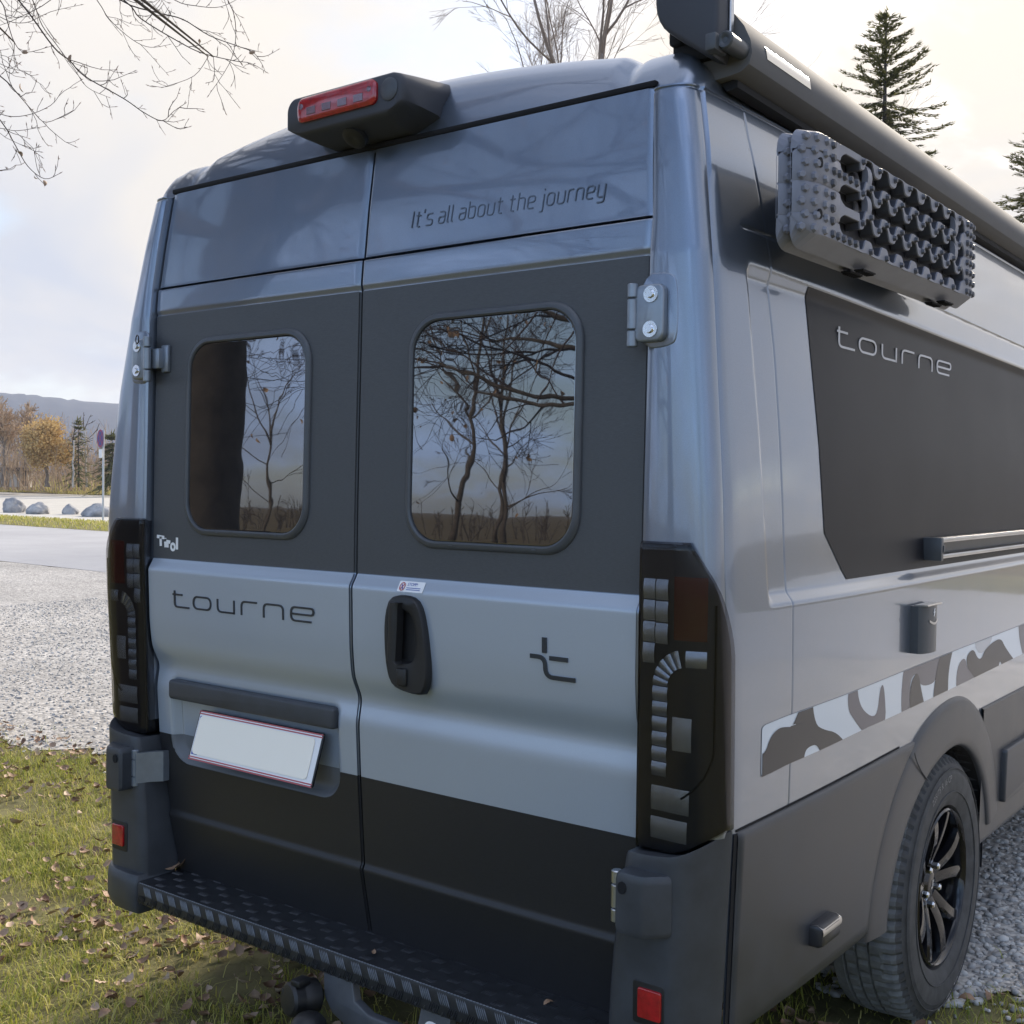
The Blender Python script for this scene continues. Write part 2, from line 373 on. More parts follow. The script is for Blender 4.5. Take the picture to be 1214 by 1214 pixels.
def yshift(Y, z): k = (yseam(z)-.25); return Y+k*(1 if .2405 < Y < .2596 else max(0, (Y-.225)/.016) if Y < .2405 else max(0, 1-(Y-.2596)/.2))
SZ = uniq(np.arange(.43,1.24,.03), np.arange(1.245,1.295,.005), np.arange(1.31,1.86,.04), np.arange(1.868,1.96,.007), np.arange(1.966,2.03,.0025), np.arange(2.04,2.27,.03), [2.276,2.280,2.282,2.284,2.287,2.290])
def groove(z): return .004*math.exp(-((z-2.283)/.002)**2)
b = MB()
for s in (1, -1):
    npl = len(plan(1, 1)); cols = []
    for z in SZ:
        row = [(x*s if i > 1 else x*s, y) for i, (x, y) in enumerate(plan(z, s))]
        g = groove(z)
        row = [(x-s*g*(1 if i > 6 else 0), y+g*(1 if 1 < i < 12 else 0)) for i, (x, y) in enumerate(row)]
        row += [(s*(xs(z, Y, s)-g), Y) for Y in [max(yb(z)+.03, yshift(q, z)) for q in SY]]
        cols.append([(x, y, z) for x, y in row])
    nv = len(cols[0]); P = [p for r in cols for p in r]; F = []
    for j in range(len(SZ)-1):
        for i in range(nv-1):
            q = [cols[j][i], cols[j][i+1], cols[j+1][i+1], cols[j+1][i]]
            c = np.mean(q, 0)
            if i < npl-1 and c[2] < .81: continue
            if i >= npl and math.hypot((c[1]-1.36)/.52, (c[2]-WZ)/.435) < 1: continue
            a0 = j*nv+i; f = (a0, a0+1, a0+nv+1, a0+nv); F.append(f if s > 0 else f[::-1])
    b.add(P, F)
body = b.build('body', [M['paint']], van, angle=40)
def mini(a, b_, n): return [a+(b_-a)*i/n for i in range(n+1)]

# ---- roof: crowned centre with a raised rib field, valleys and rolled edges
RX = .872; RY0 = .052; RY1 = 4.45
def roof_top(x, Y):
    ax = abs(x); hump = 2.466-.13*x*x+.03*float(sstep(.1, .7, Y)); edge = 2.393-.25*max(0, ax-.78)
    return hump+(edge-hump)*float(sstep(.655, .70, ax))-.010*math.exp(-((ax-.705)/.012)**2)
def roof_pt(u, v):
    r = .055; hx = RX; x, Y = u, v
    cxq, cyq = hx-r, RY0+r
    qx, qy = abs(x)-cxq, cyq-Y
    if qx > 0 and qy > 0:
        l = math.hypot(qx, qy)
        if l > r: qx, qy = qx/l*r, qy/l*r; x = math.copysign(cxq+qx, x); Y = cyq-qy
        d = r-math.hypot(qx, qy)
    else: d = min(hx-abs(x), Y-RY0)
    dside = hx-abs(x); drear = Y-RY0
    t = min(1, max(0, d)/.085); g = math.sqrt(max(0, 1-(1-t)**2))
    if qx <= 0 and drear <= dside:          # rear fascia: steeper, slightly convex
        t = min(1, max(0, drear)/.105); g = 1-(1-t)**2.6
    elif qx > 0 and qy > 0:
        a = math.atan2(qy, qx)/(math.pi/2); t2 = min(1, max(0, d)/.105); g = g*(1-a)+(1-(1-t2)**2.6)*a
    z = 2.292+(roof_top(x, Y)-2.292)*g
    return (x, Y, z)
e_ = [0,.002,.005,.010,.016,.024,.033,.044,.057,.072,.09,.11]
xsr = uniq([-RX+e for e in e_], [RX-e for e in e_], np.arange(-.74,-.64,.008), np.arange(.64,.74,.008), np.arange(-.6,.61,.05))
ysr = uniq([RY0+e for e in e_], [.19,.22,.26,.32,.4,.5,.6,.7], np.arange(.9,4.4,.4), [RY1])
b = MB(); b.grid(roof_pt, xsr, ysr)
b.build('roof', [M['paint']], van, angle=60)
# black rubber gutter over the doors, and dark gap behind the doors
b = MB(); b.rbox((0, .072, 2.3065), (1.56, .05, .013), .003, 2); b.build('rubber_gutter', [M['void']], van)
b = MB(); b.grid(lambda x, z: (x*wd(z)/.8, yb(z)+.045, z), mini(-.83, .83, 8), mini(.36, 2.30, 30)); b.build('door_opening', [M['void']], van, smooth=False)

# ---- rear doors
RECL, RECR, RECB, RECT = -.725, -.068, .712, .946
def rec_sdf(x, z):
    cx_, cz_ = (RECL+RECR)/2, (RECB+RECT)/2; hx, hz, r = (RECR-RECL)/2, (RECT-RECB)/2, .065 if z < cz_ else .02
    qx, qz = abs(x-cx_)-(hx-r), abs(z-cz_)-(hz-r)
    return math.hypot(max(qx, 0), max(qz, 0))+min(max(qx, qz), 0)-r
def rec_d(x, z): return .024*(1-float(sstep(-.020, .004, rec_sdf(x, z))))
zk = [.366,.374,.40,.45,.50,.53,.546,.552,.556,.560,.564,.568,.574,.60,.66,.70]
zk += list(np.arange(.705,.96,.008)) + [.965,.975,.985,.995,1.005,1.015,1.03,1.045,1.06,1.08,1.11,1.15,1.20,1.236,1.242,1.246,1.250,1.254,1.260,1.266,1.270,1.274,1.278,1.284,1.30,1.4,1.5,1.6,1.7,1.8,1.9,1.945,1.952,1.956,1.960,1.964,1.968,1.974,2.0,2.02]
ZLOW = uniq(zk, [2.024,2.0265]); ZUP = uniq([2.034,2.037,2.042], np.arange(2.06,2.29,.03), [2.296,2.299])
def door_xs(s):
    if s < 0: return uniq(np.linspace(-1, -.93, 5), np.linspace(-.93, -.06, 90), np.linspace(-.06, -.0042, 5))
    return uniq(np.linspace(.0042, .02, 4), np.linspace(.02, .98, 22), np.linspace(.98, 1, 3))
def door_shell(mb, s, zs):
    us = door_xs(s)
    def fn(u, z):
        x = u*(wd(z)-.002)/1.0; bow = .0025*(1-((abs(x)-.4)/.4)**2)
        y = yd(z)-bow
        if s < 0: y += rec_d(x, z)
        return (x, y, z)
    rows = [[fn(u, z) for u in us] for z in zs]
    n = len(us); r_ = .004
    ring = []
    for k, row in enumerate(rows):          # rolled edge round the sheet
        row = [(row[0][0]-0, row[0][1]+.03, row[0][2])]+[(row[0][0], row[0][1]+r_, row[0][2])]+row[1:-1]+[(row[-1][0], row[-1][1]+r_, row[-1][2]), (row[-1][0], row[-1][1]+.03, row[-1][2])]
        ring.append(row)
    top = [(x, y+(.004 if 1 < i < len(ring[0])-2 else 0), z+.0015) for i, (x, y, z) in enumerate(ring[-1])]; back = [(x, y+.03, z+.0015) for x, y, z in ring[-1]]
    bot = [(x, y+.03, z-.002) for x, y, z in ring[0]]
    mb.loft([bot]+ring+[top, back], 0, False, False, closed=False)
doors = {}
for s in (-1, 1):
    b = MB(); door_shell(b, s, ZLOW); door_shell(b, s, ZUP)
    for q, f in enumerate(b.f):              # the foils are folded round the door edges
        x, _, z = np.mean([b.v[i] for i in f], 0)
        if z < .783 and (s > 0 or rec_sdf(x, z) > .006): b.m[q] = 1
        elif 1.279 < z < 1.953: b.m[q] = 2
        elif z < .786: b.m[q] = 3
    doors[s] = b.build('rear_door', [M['paint'], M['lowfoil'], M['foil'], M['recess']], van, angle=50)

def wrap(mb, s, ztop, zbot, nx, th, mi=0, x0=None, x1=None, zs=None, inset=.003):
    """foil shell lying on a door; ztop, zbot: function of the unit position u and x"""
    us = np.linspace(0, 1, nx) if np.isscalar(nx) else nx; rings = []
    def xx(u, z):
        e0 = .0065 if s > 0 else -(wd(z)-.002-inset); e1 = (wd(z)-.002-inset) if s > 0 else -.0065
        return e0+(e1-e0)*u
    def pt(u, t, h):
        x = xx(u, .7); zt, zb_ = ztop(x), zbot(x); z = zb_+(zt-zb_)*t; x = xx(u, z)
        bow = .0025*(1-((abs(x)-.4)/.4)**2)
        return (x, yd(z)-bow+(rec_d(x, z) if s < 0 else 0)-h, z)
    ts = zs
    n, mm = len(us), len(ts)
    P = [pt(u, t, th) for u in us for t in ts]; F = [(i*mm+j, (i+1)*mm+j, (i+1)*mm+j+1, i*mm+j+1) for i in range(n-1) for j in range(mm-1)]
    mb.add(P, F, mi)
    per = [(u, ts[0]) for u in us]+[(us[-1], t) for t in ts[1:]]+[(u, ts[-1]) for u in us[::-1][1:]]+[(us[0], t) for t in ts[::-1][1:-1]]
    mb.loft([[pt(u, t, 0) for u, t in per], [pt(u, t, th) for u, t in per]], mi, False, False)
for s in (-1, 1):
    zz = [(z-1.279)/(1.953-1.279) for z in uniq([1.279,1.283,1.29,1.31], np.linspace(1.33,1.93,14), [1.94,1.947,1.953])]
    b = MB(); wrap(b, s, lambda x: 1.953, lambda x: 1.279, 14, .0012, zs=zz)
    b.build('charcoal_foil', [M['foil']], doors[s])
    zs2 = [(z-.7845)/(1.2765-.7845) for z in uniq([.7845], [z for z in ZLOW if .79 < z < 1.274], [1.2765])]
    b = MB(); wrap(b, s, lambda x: 1.2765, lambda x: .7845, 110 if s < 0 else 24, .0010, zs=zs2)
    b.build('silver_foil', [M['silverfoil']], doors[s], angle=50)
    def lowtop(x):
        if s > 0: return .783
        r = .071
        if x < RECL-.004 or x > RECR+.004: return .783
        dl, dr = x-(RECL-.004), (RECR+.004)-x; d = min(dl, dr)
        if d >= r: return .783-r-.003
        return .783-.003-math.sqrt(max(0, r*r-(r-d)**2))
    zl = [(z-.37)/(.783-.37) for z in uniq([.37,.40,.45,.50,.53,.546,.552,.556,.560,.564,.568,.574,.60,.66], np.linspace(.7,.783,5))]
    if s > 0: us = np.linspace(0, 1, 16)
    else:
        X0, X1 = -(wd(.7)-.005), -.0065; f = lambda x: (x-X0)/(X1-X0)
        us = [f(x) for x in uniq([X0, (X0+RECL)/2, RECL-.0041], [RECL-.004+.071*(1-math.cos(k/10*math.pi/2)) for k in range(11)], np.linspace(RECL+.10, RECR-.10, 12), [RECR+.004-.071*(1-math.cos(k/10*math.pi/2)) for k in range(11)], [RECR+.0041, -.03, X1])]
    # the fold at z~.56 must stay on the fold: rows are placed by height where the top is straight
    b = MB(); wrap(b, s, lowtop, lambda x: .37, us, .0012, zs=zl if s > 0 else None or sorted(set(list(np.linspace(0, 1, 60)))))
    b.build('black_foil', [M['lowfoil']], doors[s])

# windows
def window(s):
    x0, x1 = (.163, .647) if s > 0 else (-.647, -.161); z0, z1 = 1.348, 1.881
    oo = rrect(x0, x1, z0, z1, .088, 10); c = ((x0+x1)/2, (z0+z1)/2)
    def ins(d): return rrect(x0+d, x1-d, z0+d, z1-d, .088-d*.75, 10)
    prof = [(0, .0), (0, .006), (.003, .0105), (.008, .013), (.013, .0135), (.0165, .011), (.0175, .006), (.0178, .002)]
    fr_ = MB(); fr_.loft([[D(x, z, h) for x, z in ins(d)] for d, h in prof], 0, False, False)
    for k in (-.10, .13): fr_.rbox((c[0]+k, yd(z0+.009)-.0135, z0+.009), (.010, .002, .003), .0005, 1)
    fo = fr_.build('window_frame', [M['frame']], doors[s]); recalc(fo)
    p = MB(); o2 = ins(.017)
    yp = lambda z: .003+(z-1.62)*.0158
    p.prism(o2, lambda a, b_, h: (a, yp(b_)+.003-h, b_), .009, .003)
    p.build('window_pane', [M['pane']], doors[s], angle=10)
window(-1); window(1)

# lettering
def glyphs_tourne():
    o = 2.2
    return [([(.2,1.32),(.2,0),(1.8,0)], .35, False), ([(0,1.0),(1.05,1.0)], 0, False),
     (rrect(2.28,4.12,.02,.98,.42,5), 0, True),
     ([(4.85,1.0),(4.85,0),(6.55,0)], .4, False), ([(6.55,1.0),(6.55,-.08)], 0, False),
     ([(7.3,-.06),(7.3,1.0),(8.85,1.0)], .4, False),
     ([(9.5,-.06),(9.5,1.0),(11.35,1.0),(11.35,-.06)], .4, False),
     ([(12.15,.5),(14.15,.5),(14.15,1.0),(12.1,1.0),(12.1,0),(13.95,0)], .4, False)]
def write(mb, glyphs, fn, th, wd_, mi=0):
    for pts, r, closed in glyphs:
        P = pts if closed else (fillet(pts, r) if r else pts)
        Q = []
        for i in range(len(P) if closed else len(P)-1):     # keep the segments short so that print follows the sheet
            a, c = np.array(P[i], float), np.array(P[(i+1) % len(P)], float); n = max(1, int(np.linalg.norm(c-a)/.5))
            Q += [a+(c-a)*k/n for k in range(n)]
        if not closed: Q.append(np.array(P[-1], float))
        stroke(mb, Q, wd_, fn, th, mi, closed)
b = MB(); k = .556/14.2
write(b, glyphs_tourne(), lambda a, c, h: D(-.680+a*k, 1.150+c*k*.86, .0030+h), .0022, .15)
recalc(b.build('lettering', [M['letter']], doors[-1]))
SL = {'I': ([([(0,0),(0,1.45)],0,0)], .05), 't': ([([(.22,1.35),(.22,0),(.58,0)],.25,0), ([(0,1),(.55,1)],0,0)], .58), "'": ([([(.05,1.5),(0,1.15)],0,0)], .05),
 's': ([([(.66,1),(0,1),(0,.52),(.7,.48),(.7,0),(0,0)],.22,0)], .7), 'a': ([([(.06,1),(.7,1),(.7,0),(0,0),(0,.56),(.7,.56)],.25,0)], .7), 'l': ([([(0,1.45),(0,0),(.16,0)],.12,0)], .12),
 'b': ([([(0,1.45),(0,0),(.72,0),(.72,1),(0,1)],.25,0)], .72), 'o': ([(rrect(0,.74,0,1,.27,4),0,1)], .74), 'u': ([([(0,1),(0,0),(.7,0),(.7,1)],.25,0)], .7),
 'h': ([([(0,1.45),(0,0)],0,0), ([(0,1),(.7,1),(.7,0)],.28,0)], .7), 'e': ([([(0,.5),(.72,.5),(.72,1),(0,1),(0,0),(.66,0)],.25,0)], .72), 'j': ([([(.16,1),(.16,-.42),(-.12,-.42)],.22,0), ([(.16,1.3),(.16,1.45)],0,0)], .16),
 'r': ([([(0,0),(0,1),(.5,1)],.28,0)], .46), 'n': ([([(0,0),(0,1),(.7,1),(.7,0)],.25,0)], .7), 'y': ([([(0,1),(0,0),(.7,0)],.25,0), ([(.7,1),(.7,-.42),(.06,-.42)],.25,0)], .7)}
def slogan(txt):
    out = []; x = 0
    for ch in txt:
        if ch == ' ': x += .42; continue
        gl, w_ = SL[ch]
        for pts, r, cl in gl: out.append(([(x+p[0]+p[1]*.10, p[1]) for p in pts], r, bool(cl)))
        x += w_+.36
    return out, x-.36
gs, tot = slogan("It's all about the journey"); b = MB(); kx = .528/tot
write(b, gs, lambda a, c, h: D(.150+a*kx, 2.088+c*.0262, .0026+h), .0010, .112)
recalc(b.build('lettering', [M['slogan']], doors[1]))
b = MB()                                     # the large t sign
fn = lambda a, c, h: D(a, c, .0032+h)
stroke(b, [(.571,1.176),(.571,1.143)], .0115, fn, .003)
stroke(b, fillet([(.534,1.134),(.573,1.134),(.573,1.093),(.648,1.093)], .022, 6), .0095, fn, .003)
stroke(b, [(.584,1.1335),(.630,1.1335)], .0095, fn, .003)
recalc(b.build('emblem', [M['letter']], doors[1]))

def textmesh(mb, body, fn, size, mi=0):
    c = bpy.data.curves.new('print', 'FONT'); c.body = body; c.size = size; c.resolution_u = 3
    o = bpy.data.objects.new('print', c); me = o.to_mesh()
    mb.add([fn(v.co.x, v.co.y, 0) for v in me.vertices], [list(p.vertices) for p in me.polygons], mi)
    o.to_mesh_clear(); bpy.data.objects.remove(o); bpy.data.curves.remove(c)
# warning sticker above the handle
b = MB(); b.prism(rrect(.153,.231,1.246,1.2695,.002,2), lambda a, c, h: D(a, c, .0045+h), .0008, 0, 0)
f2 = lambda a, c, h: D(a, c, .0056+h)
stroke(b, [(.166+.0075*math.cos(t*math.pi/8), 1.2575+.0085*math.sin(t*math.pi/8)) for t in range(16)], .0022, f2, .0002, 1, True)
stroke(b, [(.161,1.251),(.171,1.264)], .002, f2, .0002, 1); stroke(b, [(.163,1.262),(.169,1.252)], .0025, lambda a, c, h: D(a, c, .0054+h), .0002, 2)
textmesh(b, 'STOPP!', lambda a, c, h: D(.180+a, 1.2600+c, .0058), .0095, 2)
for zz_ in (1.2555, 1.2515): stroke(b, [(.180,zz_),(.222,zz_)], .0012, f2, .0001, 2)
recalc(b.build('warning_sticker', [M['white'], M['platered'], M['plateblue']], doors[1]))
# small white sticker with the letters Tirol
b = MB(); ft = lambda a, c, h: D(a, c, .0022+h)
for g_ in ([(-.775,1.338),(-.742,1.336)], [(-.758,1.338),(-.757,1.312)], [(-.737,1.325),(-.736,1.309)], [(-.737,1.335),(-.737,1.333)], [(-.727,1.309),(-.727,1.325),(-.715,1.324)], [(-.685,1.338),(-.685,1.305)]):
    stroke(b, g_, .0095, ft, .0006)
stroke(b, [(-.703+.0085*math.cos(t*math.pi/6), 1.3115+.009*math.sin(t*math.pi/6)) for t in range(12)], .007, ft, .0006, 0, True)
recalc(b.build('word_sticker', [M['white']], doors[-1]))

# door handle
b = MB()
ho = chaikin([(.128,1.085),(.123,1.165),(.130,1.215),(.146,1.238),(.212,1.238),(.236,1.215),(.252,1.14),(.258,1.06),(.252,1.025),(.236,1.012),(.165,1.020),(.142,1.035)], 2)
hi_ = chaikin([(.143,1.10),(.139,1.16),(.146,1.19),(.158,1.205),(.205,1.205),(.222,1.165),(.226,1.115),(.214,1.085),(.185,1.082),(.165,1.088),(.150,1.084)], 2)
def ringpts(o_, n=48):
    P = np.array(o_+[o_[0]], float); s_ = np.r_[0, np.cumsum(np.linalg.norm(np.diff(P, axis=0), axis=1))]
    c = np.array(o_).mean(0); out = []
    ang = np.unwrap(np.arctan2(P[:, 1]-c[1], P[:, 0]-c[0])); 
    if ang[-1] < ang[0]: P = P[::-1]; ang = ang[::-1]
    for k in range(n):
        a = ang[0]+(ang[-1]-ang[0])*k/n; a = a
        out.append((np.interp(a, ang, P[:, 0]), np.interp(a, ang, P[:, 1])))
    a0 = ang[0] % (2*math.pi); sh = int(round(a0/(2*math.pi)*n)); return out[-sh:]+out[:-sh] if sh else out
ro, ri = ringpts(ho), ringpts(hi_)
def mixr(t): return [(a[0]*(1-t)+c[0]*t, a[1]*(1-t)+c[1]*t) for a, c in zip(ro, ri)]
def scl(r, k): c = np.mean(r, 0); return [(c[0]+(p[0]-c[0])*k, c[1]+(p[1]-c[1])*k) for p in r]
base = lambda h: (lambda p: (p[0], -.0185-h, p[1]))
b.loft([[base(h)(p) for p in r] for r, h in ((scl(ro, 1.01), -.004), (ro, .004), (scl(ro, .985), .012), (scl(ro, .95), .0155), (mixr(.8), .0165), (ri, .014), (scl(ri, .97), .004), (scl(ri, .90), -.001))], 0, False, True)
b.loft([[(x+dx, -.0185-h, z) for x, h in ((.147,.010),(.149,.030),(.154,.034),(.170,.034),(.175,.030),(.177,.010))] for z, dx, hh in [(1.082,.010,0)]+[(z, .006*math.sin((z-1.08)*9), 1) for z in np.linspace(1.088,1.215,9)]+[(1.222,.008,0)]], 0, True, True)
b.rbox((.186, -.036, 1.052), (.030, .012, .042), .005, 3)
ha = b.build('handle', [M['black']], doors[1], angle=40); recalc(ha)

# number plate (blank), its holder strip
b = MB()
pr = lambda a, c, h: (a, -.026+(c-.745)/.125*.040-h, c)
b.prism(rrect(-.592,-.112,.746,.872,.004,2), pr, .006, .001, 0)
b.prism(rrect(-.5875,-.1165,.750,.868,.003,2), lambda a, c, h: pr(a, c, h+.0062), .0005, 0, 1)
for z0, z1 in ((.7465,.7495),(.7525,.7555),(.8625,.8655),(.8685,.8715)):
    b.prism([(-.591,z0),(-.113,z0),(-.113,z1),(-.591,z1)], lambda a, c, h: pr(a, c, h+.007), .0004, 0, 2)
b.prism([(-.584,.760),(-.560,.760),(-.560,.858),(-.584,.858)], lambda a, c, h: pr(a, c, h+.007), .0004, 0, 3)
b.prism(rrect(-.582,-.135,.762,.860,.012,5), lambda a, c, h: pr(a, c, h+.008), .0006, 0, 4)
recalc(b.build('number_plate', [M['black'], M['white'], M['platered'], M['plateblue'], M['cream']], doors[-1]))
b = MB(); b.prism(rrect(-.722,-.071,.889,.943,.010,4), lambda a, c, h: (a, .022-h, c), .024, .008)
recalc(b.build('plate_light_strip', [M['plastic']], doors[-1]))

# ---- upper hinges on the pillars, lower hinges on the bumper corners
def upper_hinge(s):
    h = empty('hinge'); h.parent = van
    xi = .782; xo = .856
    yh = lambda z: yb(z)-.022
    b = MB()
    pk = [(xi+.004,1.765),(xo+.010,1.765),(xo+.020,1.79),(xo+.018,1.885),(xo+.004,1.912),(xi+.006,1.912)]
    b.prism([(s*x, z) for x, z in chaikin(pk, 2)], lambda a, c, hh: (a, yh(c)+.004-hh, c), .006, .003)
    o = b.build('pocket', [M['paint']], h); recalc(o)
    b = MB()
    pl = rrect(xi+.004, xo-.004, 1.776, 1.888, .016, 5)
    b.prism([(s*x, z) for x, z in pl], lambda a, c, hh: (a, yh(c)-.003-hh, c), .016, .005)
    o = b.build('hinge_plate', [M['hingepaint']], h); recalc(o)
    b = MB()
    for z0, z1 in ((1.768,1.800),(1.802,1.862),(1.864,1.892)):
        b.tube([(s*xi, yh(1.83)-.016, z0), (s*xi, yh(1.83)-.016, z0+.002), (s*xi, yh(1.83)-.016, z1-.002), (s*xi, yh(1.83)-.016, z1)], [.009,.011,.011,.009], 14)
    if s < 0: b.rbox((s*(xi-.018), yh(1.83)+.008, 1.832), (.036, .026, .056), .004, 2); b.rbox((s*(xi-.040), yh(1.83)+.016, 1.832), (.030, .012, .075), .004, 2)
    o = b.build('knuckle', [M['hingepaint']], h); recalc(o)
    for z in (1.868, 1.800):
        b = MB(); c = (s*(xi+.043), yh(z)-.019, z)
        for r0, r1, y0, y1 in ((.016,.016,0,-.003),(.009,.007,-.002,-.008)):
            b.loft([[(c[0]+r*math.cos(t*math.pi/9), c[1]+y, c[2]+r*math.sin(t*math.pi/9)) for t in range(18)] for r, y in ((r0, y0), (r1, y1))])
        b.build('bolt', [M['chrome']], h)
    if s < 0:
        b = MB(); b.tube([(s*(xi+.028)+.012*math.cos(t*math.pi/9)*1.0, yh(1.88)-.030-.004*math.cos(t*math.pi/9), 1.885+.012*math.sin(t*math.pi/9)) for t in range(19)], .0018, 6)
        b.build('ring', [M['black']], h)
upper_hinge(1); upper_hinge(-1)
def lower_hinge(s):
    h = empty('hinge'); h.parent = van; xh, yh_ = (.788, -.068) if s > 0 else (.797, -.052)
    b = MB()
    for z0, z1 in ((.642,.668),(.670,.716),(.718,.744)):
        b.tube([(s*xh, yh_, z0), (s*xh, yh_, z0+.002), (s*xh, yh_, z1-.002), (s*xh, yh_, z1)], [.009,.0115,.0115,.009], 14)
    if s < 0:
        b.loft([[(-.797, -.061, z), (-.786, -.059, z), (-.778, -.046, z), (-.770, -.022, z), (-.748, .004, z), (-.748, .024, z), (-.775, .0, z), (-.797, -.044, z)] for z in (.652, .655, .733, .736)])
    recalc(b.build('knuckle', [M['zinc'] if s > 0 else M['hingepaint']], h))
    b = MB()
    def sec(k, dz): 
        o_ = [(.800,-.045),(.800,-.092),(.806,-.100),(.858,-.102),(.868,-.098),(.905,-.060),(.908,-.040)]
        c = np.mean(o_, 0); return [(s*(c[0]+(x-c[0])*k), c[1]+(y-c[1])*k) for x, y in o_]
    b.loft([[(x, y, z) for x, y in sec(k, 0)] for z, k in ((.634,.90),(.638,.97),(.646,1.0),(.735,1.0),(.746,.96),(.752,.86))])
    o = b.build('hinge_cover', [M['plastic']], h); recalc(o)
    b = MB(); b.loft([[(s*.820+.0095*math.cos(t*math.pi/8), y, .724+.012*math.sin(t*math.pi/8)) for t in range(16)] for y in (-.096, -.1035)])
    b.build('hole', [M['void']], h)
lower_hinge(1); lower_hinge(-1)

# ---- tail lights: dark housing, silver and red elements, smoked cover
def tl_path(z, s):
    w_ = wd(z)+.004; a = xa(z, s); y = yb(z)
    P = [(w_, y+.02), (w_+.001, y-.022), (w_+.006, y-.030), (a-.075, y-.036)]
    for k in range(1, 8):
        t = k/7*math.pi/2; P.append((a-.075+.083*math.sin(t), y+.012-.048*math.cos(t)))
    P += [(a+.013, y+.06), (a+.018, y+.10)]
    return np.array(P)
def tl_pt(s_, z, s, off=0):
    P = tl_path(z, s); d = np.r_[0, np.cumsum(np.linalg.norm(np.diff(P, axis=0), axis=1))]
    s0 = s_+.05                               # s_=0 at the inner rear edge
    x = np.interp(s0, d, P[:, 0]); y = np.interp(s0, d, P[:, 1])
    x2 = np.interp(s0+.004, d, P[:, 0]); y2 = np.interp(s0+.004, d, P[:, 1]); t = np.array([x2-x, y2-y]); t /= np.linalg.norm(t)+1e-9
    n = np.array([t[1], -t[0]])
    return (s*(x+n[0]*off), y+n[1]*off, z)
def s_end(z, s):
    e = .222
    if z > 1.17: e = .112+.110*(1-min(1, (z-1.17)/.218)**1.55)
    return e
def tail_light(s):
    h = empty('tail_light'); h.parent = van
    zs_ = uniq([.778,.780,.784], np.linspace(.80,1.18,14), [1.388-.208*(1-math.cos(k/12*math.pi/2)) for k in range(13)][::-1], [1.389])
    us = uniq([-.05,-.02,-.008,0,.004,.010], np.linspace(.02,.10,5)/.222, np.linspace(.5,1,22))
    def zlow(s_): return .778+.054*float(sstep(.07, .21, s_))
    def shell(off, e0, e1):
        b = MB()
        def fn(u, z):
            zz_ = min(max(z, .778+e1), 1.388-e1); e = s_end(zz_, s)-e1; q = zlow(u*e); zz_ = q+(zz_-.778)/.61*(1.388-q); e = s_end(zz_, s)-e1
            edge = 1-min(1, max(0, (min(z-.778, 1.389-z))/.006)); 
            return tl_pt(u*e if u > 0 else u, zz_, s, off-.006*edge*(1 if e1 == 0 else 0))
        b.grid(fn, us, zs_)
        rim = [fn(1.0, z) for z in zs_]; b.loft([rim, [(x-s*.02, y+.004, zz) for x, y, zz in rim]], 0, False, False, closed=False)
        return b
    recalc(shell(-.0055, 0, .004).build('housing', [M['lamphouse']], h))
    def cell(mb, s0, s1, z0, z1, mi=0, n=4, off=-.004, deep=.0025):
        for k in range(n):
            za, zb_ = z0+(z1-z0)*k/n, z0+(z1-z0)*(k+.94)/n
            G = [[tl_pt(a, c, s, off+deep*math.sin(math.pi*(c-za)/(zb_-za+1e-9))) for c in np.linspace(za, zb_, 5)] for a in np.linspace(s0, s1, 5)]
            mb.add([p for r in G for p in r], [(i*5+j, (i+1)*5+j, (i+1)*5+j+1, i*5+j+1) for i in range(4) for j in range(4)], mi)
    b = MB()
    for a0, a1, zz0 in ((.010,.037,1.150),(.039,.067,1.190)):
        cell(b, a0, a1, zz0, 1.318, 0, int((1.318-zz0)/.040))
    recalc(b.build('led_cluster', [M['silver']], h))
    b = MB(); cell(b, .034, .068, .930, 1.108, 0, 6)
    for k in range(5):
        t0, t1 = k/5*1.35, (k+.95)/5*1.35; c0, c1 = .108, 1.108
        G = [[tl_pt(c0-r*math.cos(t), c1+r*math.sin(t)*1.0, s, -.004+.002*math.sin(math.pi*(t-t0)/(t1-t0))) for t in np.linspace(t0, t1, 4)] for r in np.linspace(.040, .074, 4)]
        b.add([p for r in G for p in r], [(i*4+j, (i+1)*4+j, (i+1)*4+j+1, i*4+j+1) for i in range(3) for j in range(3)])
    cell(b, .108, .150, 1.149, 1.183, 0, 1)
    recalc(b.build('curved_light_band', [M['silver']], h))
    b = MB(); cell(b, .080, .122, .985, 1.055, 0, 1, -.004, .0015); recalc(b.build('square_reflector', [M['silver']], h))
    b = MB(); cell(b, .034, .120, .862, .914, 0, 1, -.004, .0018); cell(b, .034, .116, .806, .852, 0, 1, -.004, .0018); recalc(b.build('lower_reflector', [M['silver']], h))
    b = MB(); cell(b, .080, .150, 1.20, 1.33, 0, 1, -.0045, .0005); recalc(b.build('red_field', [M['darkred']], h))
    b = MB(); pts = [tl_pt(.168, z, s, -.0025) for z in np.linspace(1.27, 1.0, 8)]+[tl_pt(.168-.075*math.sin(t*1.2)**2, 1.0-.11*math.sin(t*1.3), s, -.0025) for t in np.linspace(.1, 1, 9)]
    b.tube(pts, .0022, 5); b.build('bezel', [M['void']], h)
    recalc(shell(0, 0, 0).build('cover', [M['smoked']], h, angle=60))
tail_light(1); tail_light(-1)

